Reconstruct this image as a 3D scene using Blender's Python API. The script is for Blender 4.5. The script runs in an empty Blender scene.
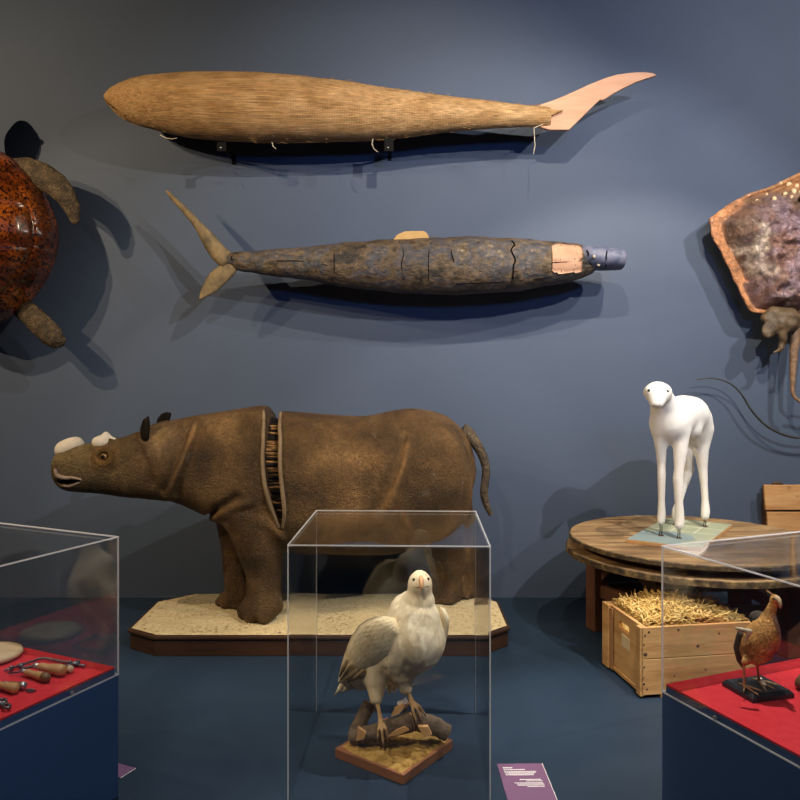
import bpy, math, random
import numpy as np
from mathutils import Vector, Matrix, noise
random.seed(7)
SC = bpy.context.scene
COL = SC.collection
F, HY, EYE, WY = 740.0, 382.0, 1.5, 5.15
V = Vector

def W(px, py, Y):
    return V(((px-400)*Y/F, Y, EYE+(HY-py)*Y/F))
def onz(px, py, z):
    return W(px, py, (EYE-z)*F/(py-HY))
def lerp(a, b, t): return a+(b-a)*t

# ------------------------------------------------------------------ materials
def _n(nt, t, **kw):
    n = nt.nodes.new(t)
    for k, v in kw.items():
        if hasattr(n, k): setattr(n, k, v)
    return n
def mat(name, cols, scale=8, stretch=(1,1,1), rough=.6, bump=0, bscale=40, bstretch=None, metal=0, detail=6,
        spec=.5, lo=.3, hi=.7, attr=None, wave=None, coat=0, spots=None, bdist=.01, dist=0, fine=None, nr=.66):
    m = bpy.data.materials.new(name); m.use_nodes = True
    nt = m.node_tree; L = nt.links
    b = nt.nodes['Principled BSDF']
    b.inputs['Roughness'].default_value = rough; b.inputs['Metallic'].default_value = metal
    b.inputs['Specular IOR Level'].default_value = spec
    b.inputs['Coat Weight'].default_value = coat; b.inputs['Coat Roughness'].default_value = .12
    tc = _n(nt, 'ShaderNodeTexCoord')
    def noi(sc, st, det=6, ds=0):
        mp = _n(nt, 'ShaderNodeMapping'); mp.inputs['Scale'].default_value = st
        L.new(tc.outputs['Object'], mp.inputs['Vector'])
        nz = _n(nt, 'ShaderNodeTexNoise'); nz.inputs['Scale'].default_value = sc
        nz.inputs['Detail'].default_value = det; nz.inputs['Distortion'].default_value = ds
        nz.inputs['Roughness'].default_value = nr
        L.new(mp.outputs['Vector'], nz.inputs['Vector']); return nz
    nz = noi(scale, stretch, detail, dist)
    rp = _n(nt, 'ShaderNodeValToRGB'); e = rp.color_ramp.elements
    if len(cols) == 1: cols = [cols[0], cols[0]]
    for i, c in enumerate(cols):
        p = lo+(hi-lo)*i/(len(cols)-1)
        if i < 2: el = e[i]; el.position = p
        else: el = e.new(p)
        el.color = (*c, 1)
    L.new(nz.outputs['Fac'], rp.inputs['Fac'])
    out = rp.outputs['Color']
    if attr:
        at = _n(nt, 'ShaderNodeVertexColor'); at.layer_name = 'pigment'
        mx = _n(nt, 'ShaderNodeMix', data_type='RGBA', blend_type='MULTIPLY'); mx.inputs[0].default_value = 1
        L.new(out, mx.inputs[6]); L.new(at.outputs['Color'], mx.inputs[7]); out = mx.outputs[2]
    if spots:   # (scale, lo, hi, colour)
        n2 = noi(spots[0], spots[4] if len(spots) > 4 else (1,1,1), 5)
        mr = _n(nt, 'ShaderNodeMapRange'); mr.inputs[1].default_value = spots[1]; mr.inputs[2].default_value = spots[2]
        L.new(n2.outputs['Fac'], mr.inputs[0])
        mx = _n(nt, 'ShaderNodeMix', data_type='RGBA')
        L.new(mr.outputs[0], mx.inputs[0]); L.new(out, mx.inputs[6]); mx.inputs[7].default_value = (*spots[3], 1)
        out = mx.outputs[2]
    if fine:    # (scale, low factor, high factor, stretch)
        n3 = noi(fine[0], fine[3] if len(fine) > 3 else (1,1,1), 7)
        mr = _n(nt, 'ShaderNodeMapRange'); mr.inputs[1].default_value = .34; mr.inputs[2].default_value = .66; mr.inputs[3].default_value = fine[1]; mr.inputs[4].default_value = fine[2]
        L.new(n3.outputs['Fac'], mr.inputs[0])
        vm = _n(nt, 'ShaderNodeVectorMath', operation='SCALE'); L.new(out, vm.inputs[0]); L.new(mr.outputs[0], vm.inputs[3]); out = vm.outputs[0]
    L.new(out, b.inputs['Base Color'])
    if bump:
        nb = noi(bscale, bstretch or stretch, 8)
        h = nb.outputs['Fac']
        if wave:
            wv = _n(nt, 'ShaderNodeTexWave', bands_direction=wave[0]); wv.inputs['Scale'].default_value = wave[1]
            wv.inputs['Distortion'].default_value = wave[2]; wv.inputs['Detail Scale'].default_value = 3
            L.new(tc.outputs['Object'], wv.inputs['Vector'])
            ad = _n(nt, 'ShaderNodeMath', operation='MULTIPLY_ADD'); ad.inputs[1].default_value = wave[3]
            L.new(wv.outputs['Fac'], ad.inputs[0]); L.new(h, ad.inputs[2]); h = ad.outputs[0]
        bp = _n(nt, 'ShaderNodeBump'); bp.inputs['Strength'].default_value = bump; bp.inputs['Distance'].default_value = bdist
        L.new(h, bp.inputs['Height']); L.new(bp.outputs['Normal'], b.inputs['Normal'])
    return m

def acrylic_material():
    m = bpy.data.materials.new('clear_acrylic'); m.use_nodes = True
    nt = m.node_tree; nt.nodes.clear(); L = nt.links
    o = _n(nt, 'ShaderNodeOutputMaterial'); tr = _n(nt, 'ShaderNodeBsdfTransparent'); gl = _n(nt, 'ShaderNodeBsdfGlossy')
    tr.inputs['Color'].default_value = (.985, .99, .995, 1); gl.inputs['Roughness'].default_value = 0
    g = _n(nt, 'ShaderNodeNewGeometry')
    dt = _n(nt, 'ShaderNodeVectorMath', operation='DOT_PRODUCT'); L.new(g.outputs['Incoming'], dt.inputs[0]); L.new(g.outputs['Normal'], dt.inputs[1])
    ab = _n(nt, 'ShaderNodeMath', operation='ABSOLUTE'); L.new(dt.outputs['Value'], ab.inputs[0])
    s = _n(nt, 'ShaderNodeMath', operation='SUBTRACT'); s.inputs[0].default_value = 1; L.new(ab.outputs[0], s.inputs[1])
    p = _n(nt, 'ShaderNodeMath', operation='POWER'); p.inputs[1].default_value = 5; L.new(s.outputs[0], p.inputs[0])
    q = _n(nt, 'ShaderNodeMath', operation='MULTIPLY_ADD'); q.inputs[1].default_value = .95; q.inputs[2].default_value = .045
    L.new(p.outputs[0], q.inputs[0])
    mx = _n(nt, 'ShaderNodeMixShader'); L.new(q.outputs[0], mx.inputs[0]); L.new(tr.outputs[0], mx.inputs[1]); L.new(gl.outputs[0], mx.inputs[2])
    L.new(mx.outputs[0], o.inputs['Surface']); return m

def edge_material(name='polished_acrylic_edge', t=.35):
    m = bpy.data.materials.new(name); m.use_nodes = True
    nt = m.node_tree; nt.nodes.clear(); L = nt.links
    o = _n(nt, 'ShaderNodeOutputMaterial'); tr = _n(nt, 'ShaderNodeBsdfTransparent'); df = _n(nt, 'ShaderNodeBsdfPrincipled')
    df.inputs['Base Color'].default_value = (.95, .97, 1, 1); df.inputs['Roughness'].default_value = .25
    tl = _n(nt, 'ShaderNodeBsdfTranslucent'); tl.inputs['Color'].default_value = (.95, .97, 1, 1)
    m1 = _n(nt, 'ShaderNodeMixShader'); m1.inputs[0].default_value = .5; L.new(df.outputs[0], m1.inputs[1]); L.new(tl.outputs[0], m1.inputs[2])
    m2 = _n(nt, 'ShaderNodeMixShader'); m2.inputs[0].default_value = t; L.new(m1.outputs[0], m2.inputs[1]); L.new(tr.outputs[0], m2.inputs[2])
    L.new(m2.outputs[0], o.inputs['Surface']); return m

M = {}
M['wall'] = mat('slate_blue_wall_paint', [(.063,.086,.138),(.071,.096,.153)], scale=1.3, rough=.62, bump=.12, bscale=60, spec=.25, bdist=.002)
M['floor'] = mat('dark_blue_floor_paint', [(.012,.026,.050),(.018,.035,.062)], scale=1.6, rough=.5, bump=.05, bscale=30, spec=.3)
M['dark_shell'] = mat('dark_room_paint', [(.02,.022,.026)], rough=.9, spec=.1)
M['pedestal'] = mat('navy_pedestal_paint', [(.032,.078,.20),(.038,.088,.22)], scale=2, rough=.6, spec=.25)
M['felt'] = mat('red_felt', [(.52,.025,.035),(.60,.04,.05)], scale=30, rough=.95, bump=.25, bscale=300, spec=.1, bdist=.002)
M['acrylic'] = acrylic_material()
M['edge'] = edge_material()
M['edge2'] = edge_material('acrylic_edge_faint', .62)
M['reed'] = mat('dry_reed', [(.36,.20,.08),(.50,.30,.135),(.62,.40,.20)], scale=9, stretch=(.6,1.2,1.2), fine=(95,.50,1.25,(.04,1.6,1.6)), rough=.85, bump=1, bscale=85, bstretch=(.05,1.6,1.6),
                wave=('X',30,1.2,.16), spec=.15, lo=.32, hi=.68, bdist=.014)
M['pinkwood'] = mat('pale_planed_wood', [(.47,.245,.15),(.58,.335,.225)], scale=9, stretch=(.25,1,2.2), rough=.7, spec=.2, bump=.1, bscale=40, spots=(7,.66,.72,(.33,.13,.06)))
M['thread'] = mat('pale_twine', [(.7,.62,.48)], rough=.9)
M['metalblack'] = mat('black_painted_metal', [(.004,.004,.005)], rough=.8, spec=.15)
M['sharkskin'] = mat('weathered_painted_wood', [(.009,.008,.008),(.030,.024,.019),(.105,.070,.038),(.045,.048,.062),(.125,.088,.052),(.014,.012,.011)], scale=5.5, stretch=(.7,1,1), rough=.5, bump=1, bscale=24, bstretch=(.6,1,1),
                      spec=.4, lo=.3, hi=.72, spots=(24,.63,.70,(.30,.22,.14)), dist=.4, fine=(30,.4,1.6,(.7,1,1)), nr=.70, bdist=.02)
M['sharktail'] = mat('worn_tail_wood', [(.06,.05,.035),(.19,.14,.075),(.30,.21,.11)], scale=11, stretch=(1,1,.6), rough=.7, bump=.6, bscale=25, spec=.25, spots=(9,.62,.70,(.36,.17,.06)))
M['yellowwood'] = mat('yellow_raw_wood', [(.42,.26,.09),(.55,.36,.15)], scale=14, rough=.8)
M['patch'] = mat('bare_wood_patch', [(.30,.16,.10),(.50,.29,.19)], scale=10, stretch=(.5,1,1), rough=.8, bump=.3, bscale=50, spots=(26,.63,.7,(.1,.06,.04)))
M['bluewood'] = mat('blue_grey_worn_paint', [(.02,.02,.03),(.07,.085,.15),(.12,.13,.20),(.10,.075,.06)], scale=13, rough=.6, bump=.5, bscale=30, spots=(20,.64,.7,(.30,.19,.13)))
M['crack'] = mat('dark_crack', [(.006,.005,.005)], rough=1, spec=0)
M['dot'] = mat('pale_paint_dot', [(.33,.28,.22)], rough=.7)
M['shell'] = mat('varnished_tortoiseshell', [(.035,.009,.004),(.16,.034,.006),(.40,.105,.014)], scale=4.5, rough=.24, bump=.4, bscale=14, coat=.6, spots=(52,.49,.58,(.014,.006,.004)), bdist=.006, lo=.34, hi=.62, spec=.5)
M['flipper'] = mat('dried_flipper_skin', [(.018,.013,.008),(.075,.050,.027),(.17,.12,.065)], scale=16, rough=.55, bump=.9, bscale=55, spots=(70,.60,.68,(.02,.017,.013)), fine=(80,.5,1.4), bdist=.02)
M['plastron'] = mat('pale_plastron', [(.4,.3,.15)], rough=.6)
M['ray'] = mat('dried_ray_skin', [(.40,.36,.36),(.9,.85,.83),(1.25,1.2,1.15)], scale=22, fine=(90,.6,1.35), bdist=.025, rough=.40, bump=1, bscale=38, attr=True, spec=.5, coat=.2, spots=(60,.64,.72,(.12,.08,.06)))
M['raytail'] = mat('dried_ray_tail', [(.10,.06,.04),(.30,.18,.10)], scale=40, rough=.5, bump=.7, bscale=90)
M['whip'] = mat('black_tail_whip', [(.015,.013,.012),(.05,.045,.04)], scale=40, rough=.45)
M['rayfin'] = mat('brown_pelvic_fin', [(.035,.022,.012),(.14,.09,.045)], scale=18, rough=.55, bump=.8, bscale=40)
M['rayspot'] = mat('cream_tubercle', [(.70,.45,.22),(.85,.62,.36)], scale=30, rough=.5)
M['hide'] = mat('rhino_hide', [(.030,.017,.007),(.100,.056,.021),(.205,.125,.052)], scale=3.4, fine=(60,.68,1.3), bdist=.02, rough=.50, bump=.9, bscale=85, attr=True, spec=.32, spots=(9,.62,.80,(.17,.145,.12)), lo=.3, hi=.7, detail=9)
M['hide_edge'] = mat('split_hide_lip', [(.14,.09,.045),(.27,.19,.11)], scale=12, rough=.7, bump=.6, bscale=60)
M['horn'] = mat('white_plaster_horn', [(.48,.43,.37),(.62,.57,.50)], scale=20, rough=.85, bump=.3, bscale=60)
M['lip'] = mat('pale_pink_lip', [(.20,.14,.105),(.33,.24,.19)], scale=25, rough=.6, bump=.3, bscale=60)
M['black'] = mat('black_glass_eye', [(.006,.005,.004)], rough=.12, spec=.8)
M['iris'] = mat('amber_iris', [(.20,.11,.04)], rough=.2)
M['ear'] = mat('dark_ear_hide', [(.006,.005,.005),(.018,.013,.010)], scale=20, spec=.05, rough=.95, bump=.6, bscale=80)
M['stick'] = mat('reed_stuffing', [(.06,.028,.010),(.34,.17,.06),(.60,.34,.14)], scale=34, stretch=(.15,1.5,1.5), rough=.85, bump=.4, bscale=60)
M['stickdark'] = mat('dark_armature', [(.012,.007,.004)], rough=.95)
M['sand'] = mat('yellow_sand', [(.42,.33,.18),(.60,.49,.29),(.68,.57,.36)], scale=40, rough=.95, bump=.7, bscale=170, spec=.1, spots=(240,.62,.70,(.25,.19,.10)))
M['mahogany'] = mat('dark_mahogany', [(.025,.011,.006),(.055,.025,.013)], scale=6, stretch=(.15,1,2), rough=.45, spec=.4, bump=.08, bscale=30)
M['plaster'] = mat('white_plaster', [(.80,.79,.77),(.86,.85,.83)], scale=6, rough=.8, spec=.2, bump=.18, bscale=35)
M['rust'] = mat('rusted_metal_peg', [(.06,.045,.035),(.15,.10,.06)], scale=60, rough=.6, metal=.4)
M['palegreen'] = mat('pale_green_paint', [(.30,.37,.27),(.42,.45,.30),(.36,.42,.36)], scale=4, rough=.75, bump=.15, bscale=40)
M['paleblue'] = mat('grey_blue_paint_patch', [(.22,.30,.33),(.30,.38,.38)], scale=5, rough=.75)
M['boardedge'] = mat('raw_board_edge', [(.50,.27,.11),(.60,.36,.17)], scale=20, rough=.8)
M['tabletop'] = mat('worn_table_wood', [(.08,.045,.022),(.23,.14,.068),(.46,.30,.15),(.12,.09,.07)], scale=4, stretch=(.4,2.2,1), fine=(30,.6,1.3,(.15,2.5,1)), rough=.62, bump=.35, bscale=16, spec=.3, spots=(7,.64,.76,(.10,.08,.07)), lo=.28, hi=.72)
M['tableedge'] = mat('chipped_table_rim', [(.02,.013,.007),(.09,.055,.022),(.30,.20,.075)], scale=22, rough=.7, bump=.9, bscale=50, lo=.35, hi=.68)
M['darkwood'] = mat('dark_red_brown_wood', [(.06,.024,.010),(.15,.060,.024)], scale=6, stretch=(1,1,.3), rough=.6, bump=.2, bscale=30)
M['pine'] = mat('light_pine', [(.34,.175,.065),(.50,.29,.12),(.58,.37,.17)], scale=5, stretch=(.35,.35,2.5), rough=.75, bump=.2, bscale=25, spec=.2, spots=(9,.70,.75,(.12,.06,.03)))
M['orangepine'] = mat('orange_weathered_plank', [(.32,.14,.045),(.50,.26,.10),(.60,.35,.16)], scale=5, stretch=(.35,1,2.2), rough=.75, bump=.3, bscale=25, spots=(8,.64,.72,(.16,.07,.03)))
M['pinedark'] = mat('pine_batten', [(.27,.13,.05),(.36,.19,.08)], scale=8, stretch=(2,2,.3), rough=.8)
M['knot'] = mat('dark_knot', [(.05,.028,.015),(.10,.055,.03)], scale=30, rough=.8)
M['paper'] = mat('cream_paper', [(.55,.44,.25),(.60,.50,.31)], scale=10, rough=.9)
M['straw'] = mat('golden_straw', [(.42,.25,.06),(.70,.48,.16),(.88,.68,.33)], scale=18, rough=.7, spec=.35)
M['feather'] = mat('cream_feathers', [(.56,.44,.27),(.76,.66,.47),(.84,.77,.60)], scale=12, stretch=(1,1,.4), rough=.85, bump=.6, bscale=55, bstretch=(1,1,.3), attr=True, spec=.15)
M['featherdark'] = mat('brown_flight_feather', [(.16,.11,.05),(.33,.24,.12)], scale=25, rough=.8)
M['beak'] = mat('pale_orange_beak', [(.62,.30,.13),(.72,.42,.22)], scale=20, rough=.35)
M['birdleg'] = mat('yellow_bird_leg', [(.40,.24,.10),(.56,.36,.17)], scale=50, rough=.55, bump=.5, bscale=160)
M['claw'] = mat('horn_claw', [(.18,.12,.07)], rough=.4)
M['moss'] = mat('dry_moss', [(.16,.085,.02),(.45,.27,.075),(.60,.40,.14)], scale=26, rough=.95, bump=1, bscale=90, spec=.05)
M['redwood'] = mat('reddish_board', [(.20,.075,.03),(.34,.14,.06)], scale=7, stretch=(.4,.4,2), rough=.5, bump=.1, bscale=30)
M['bark'] = mat('grey_brown_bark', [(.045,.032,.022),(.14,.10,.065),(.22,.16,.11)], scale=18, rough=.9, bump=1, bscale=40)
M['cutwood'] = mat('fresh_cut_wood', [(.58,.30,.11),(.70,.43,.19)], scale=14, rough=.75)
M['brownbird'] = mat('brown_plumage', [(.55,.5,.45),(.95,.9,.8),(1.15,1.1,1.0)], scale=45, rough=.75, bump=1, bscale=120, attr=True, spec=.2, fine=(160,.5,1.5), bdist=.006)
M['darkbird'] = mat('dark_plumage', [(.02,.016,.011),(.07,.05,.03)], scale=40, rough=.8, bump=.6, bscale=110)
M['blackboard'] = mat('black_lacquered_wood', [(.012,.013,.015),(.02,.021,.024)], scale=8, rough=.4, spec=.5)
M['whitetag'] = mat('white_tag', [(.8,.78,.72)], rough=.7)
M['palewood'] = mat('pale_turned_wood', [(.48,.34,.19),(.62,.47,.29)], scale=7, stretch=(.3,1.8,1), rough=.6)
M['handle'] = mat('boxwood_handle', [(.40,.21,.075),(.54,.31,.12)], scale=20, rough=.45)
M['handledark'] = mat('dark_handle', [(.10,.045,.02),(.2,.1,.04)], scale=20, rough=.4)
M['steel'] = mat('old_steel', [(.10,.10,.11),(.22,.22,.24)], scale=60, rough=.38, metal=.85)
M['bright'] = mat('bright_ferrule', [(.55,.56,.60)], rough=.3, metal=.9)
M['purple'] = mat('purple_card', [(.16,.075,.16),(.175,.085,.175)], scale=3, rough=.6)
M['white'] = mat('white_print', [(.8,.8,.8)], rough=.7)
M['card_edge'] = mat('pale_card_edge', [(.75,.72,.72)], rough=.7)

# ------------------------------------------------------------------ object helpers
def obj(name, verts, faces, m, parent=None, loc=None, smooth=True, bevel=0, cols=None, kind=None, label=None, mats=None, fm=None):
    if loc is None: loc = abs_loc(parent) if parent else V((0,0,0))
    base = V(loc)
    top = base
    me = bpy.data.meshes.new(name)
    arr = np.asarray([tuple(v) for v in verts], dtype=float).reshape(-1,3)
    arr = arr-np.array(top)
    me.from_pydata(arr.tolist(), [], [tuple(int(i) for i in f) for f in faces]); me.update()
    for x in (mats or [m]): me.materials.append(x)
    if fm is not None: me.polygons.foreach_set('material_index', fm)
    if smooth:
        me.polygons.foreach_set('use_smooth', [True]*len(me.polygons))
    if cols is not None:
        a = me.color_attributes.new('pigment', 'FLOAT_COLOR', 'POINT')
        a.data.foreach_set('color', np.concatenate([np.asarray(cols, dtype=np.float32), np.ones((len(cols),1), np.float32)], 1).ravel())
    o = bpy.data.objects.new(name, me); COL.objects.link(o)
    if parent: 
        o.parent = parent; o.location = base-abs_loc(parent)
    else: o.location = base
    if bevel:
        b = o.modifiers.new('bevel', 'BEVEL'); b.width = bevel; b.segments = 2; b.limit_method = 'ANGLE'
        if smooth: o.modifiers.new('wn', 'WEIGHTED_NORMAL')
    if kind: o['kind'] = kind
    if label: o['label'] = label
    return o
def abs_loc(o):
    l = V((0,0,0))
    while o: l = l+o.location; o = o.parent
    return l
def tag(o, label, cat, group=None, kind=None):
    o['label'] = label; o['category'] = cat
    if group: o['group'] = group
    if kind: o['kind'] = kind
    return o
def thing(name, loc, label, cat, group=None):
    o = bpy.data.objects.new(name, None); COL.objects.link(o); o.location = V(loc); o.empty_display_size = .1
    return tag(o, label, cat, group)

class Fr:
    def __init__(s, o, x, y=None, z=(0,0,1)):
        s.o = V(o); s.x = V(x).normalized(); s.z = V(z).normalized()
        s.y = V(y).normalized() if y else s.z.cross(s.x).normalized()
    def __call__(s, a, b, c=0): return s.o+s.x*a+s.y*b+s.z*c
ID = Fr((0,0,0),(1,0,0))

class MB:
    def __init__(s): s.v = []; s.f = []
    def add(s, v, f):
        n = len(s.v); s.v += list(v); s.f += [tuple(i+n for i in q) for q in f]; return s
    def box(s, fr, a, b):
        (x0,y0,z0),(x1,y1,z1) = a, b
        v = [fr(x,y,z) for z in (z0,z1) for x,y in ((x0,y0),(x1,y0),(x1,y1),(x0,y1))]
        return s.add(v, [(0,3,2,1),(4,5,6,7),(0,1,5,4),(1,2,6,5),(2,3,7,6),(3,0,4,7)])
    def tube(s, path, rad, n=8, cap=True, flat=None):
        P = [V(p) for p in path]; k = len(P)
        R = rad if hasattr(rad, '__len__') else [rad]*k
        prev = None; v = []
        for i in range(k):
            t = (P[min(i+1,k-1)]-P[max(i-1,0)]).normalized()
            if prev is None:
                a = V((0,0,1)) if abs(t.z) < .9 else V((0,1,0)); nx = t.cross(a).normalized()
            else:
                nx = (prev-t*prev.dot(t)).normalized()
            prev = nx; ny = t.cross(nx)
            for j in range(n):
                th = 2*math.pi*j/n
                d = nx*math.cos(th)*R[i]+ny*math.sin(th)*R[i]
                if flat: d = d-flat[0]*d.dot(flat[0])*(1-flat[1])
                v.append(P[i]+d)
        f = []
        for i in range(k-1):
            for j in range(n):
                f.append((i*n+j, i*n+(j+1)%n, (i+1)*n+(j+1)%n, (i+1)*n+j))
        if cap: f.append(tuple(range(n-1,-1,-1))); f.append(tuple((k-1)*n+j for j in range(n)))
        return s.add(v, f)
    def prism(s, pts, d):
        """outline of points extruded by vector d"""
        n = len(pts); v = [V(p) for p in pts]+[V(p)+V(d) for p in pts]
        f = [tuple(range(n-1,-1,-1)), tuple(range(n,2*n))]+[(i,(i+1)%n,n+(i+1)%n,n+i) for i in range(n)]
        return s.add(v, f)
    def lathe(s, fr, prof, n=32):
        """prof of (radius, height) along fr.z"""
        v = []; k = len(prof)
        for r, h in prof:
            for j in range(n):
                th = 2*math.pi*j/n; v.append(fr(r*math.cos(th), r*math.sin(th), h))
        f = [(i*n+j, i*n+(j+1)%n, (i+1)*n+(j+1)%n, (i+1)*n+j) for i in range(k-1) for j in range(n)]
        f.append(tuple(range(n-1,-1,-1))); f.append(tuple((k-1)*n+j for j in range(n)))
        return s.add(v, f)
    def ball(s, c, r, n=14, m=10):
        c = V(c); rx, ry, rz = r if hasattr(r,'__len__') else (r,r,r)
        v = [c+V((0,0,-rz))]
        for i in range(1,m):
            a = -math.pi/2+math.pi*i/m
            for j in range(n):
                th = 2*math.pi*j/n; v.append(c+V((rx*math.cos(a)*math.cos(th), ry*math.cos(a)*math.sin(th), rz*math.sin(a))))
        v.append(c+V((0,0,rz))); f = [(0,1+(j+1)%n,1+j) for j in range(n)]
        for i in range(m-2):
            for j in range(n): f.append((1+i*n+j,1+i*n+(j+1)%n,1+(i+1)*n+(j+1)%n,1+(i+1)*n+j))
        b = 1+(m-2)*n; f += [(b+j,b+(j+1)%n,len(v)-1) for j in range(n)]
        return s.add(v, f)
    def build_each(s, name, m, parent, **kw):
        """every separate piece becomes a part of its own"""
        p = list(range(len(s.v)))
        def find(i):
            while p[i] != i: p[i] = p[p[i]]; i = p[i]
            return i
        for q in s.f:
            for i in q[1:]: p[find(i)] = find(q[0])
        g = {}
        for q in s.f: g.setdefault(find(q[0]), []).append(q)
        out = []
        for fs in g.values():
            ix = sorted({i for q in fs for i in q}); mp_ = {i:n for n,i in enumerate(ix)}
            k = dict(kw)
            if 'cols' in k: k['cols'] = np.asarray(k['cols'])[ix]
            out.append(obj(name, [s.v[i] for i in ix], [tuple(mp_[i] for i in q) for q in fs], m, parent, **k))
        return out
    def build(s, name, m, parent=None, loc=None, **kw): return obj(name, s.v, s.f, m, parent, loc, **kw)

def spline(pts, n):
    """Catmull-Rom through points (tuples of any length)"""
    P = np.array([tuple(p) for p in pts], float); k = len(P)
    d = np.r_[0, np.cumsum(np.maximum(np.linalg.norm(np.diff(P[:, :min(3,P.shape[1])], axis=0), axis=1), 1e-6))]
    out = []
    for t in np.linspace(0, d[-1], n):
        i = min(max(int(np.searchsorted(d, t))-1, 0), k-2); u = (t-d[i])/(d[i+1]-d[i])
        p0,p1,p2,p3 = P[max(i-1,0)],P[i],P[i+1],P[min(i+2,k-1)]
        out.append(.5*((2*p1)+(-p0+p2)*u+(2*p0-5*p1+4*p2-p3)*u*u+(-p0+3*p1-3*p2+p3)*u**3))
    return np.array(out)

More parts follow.
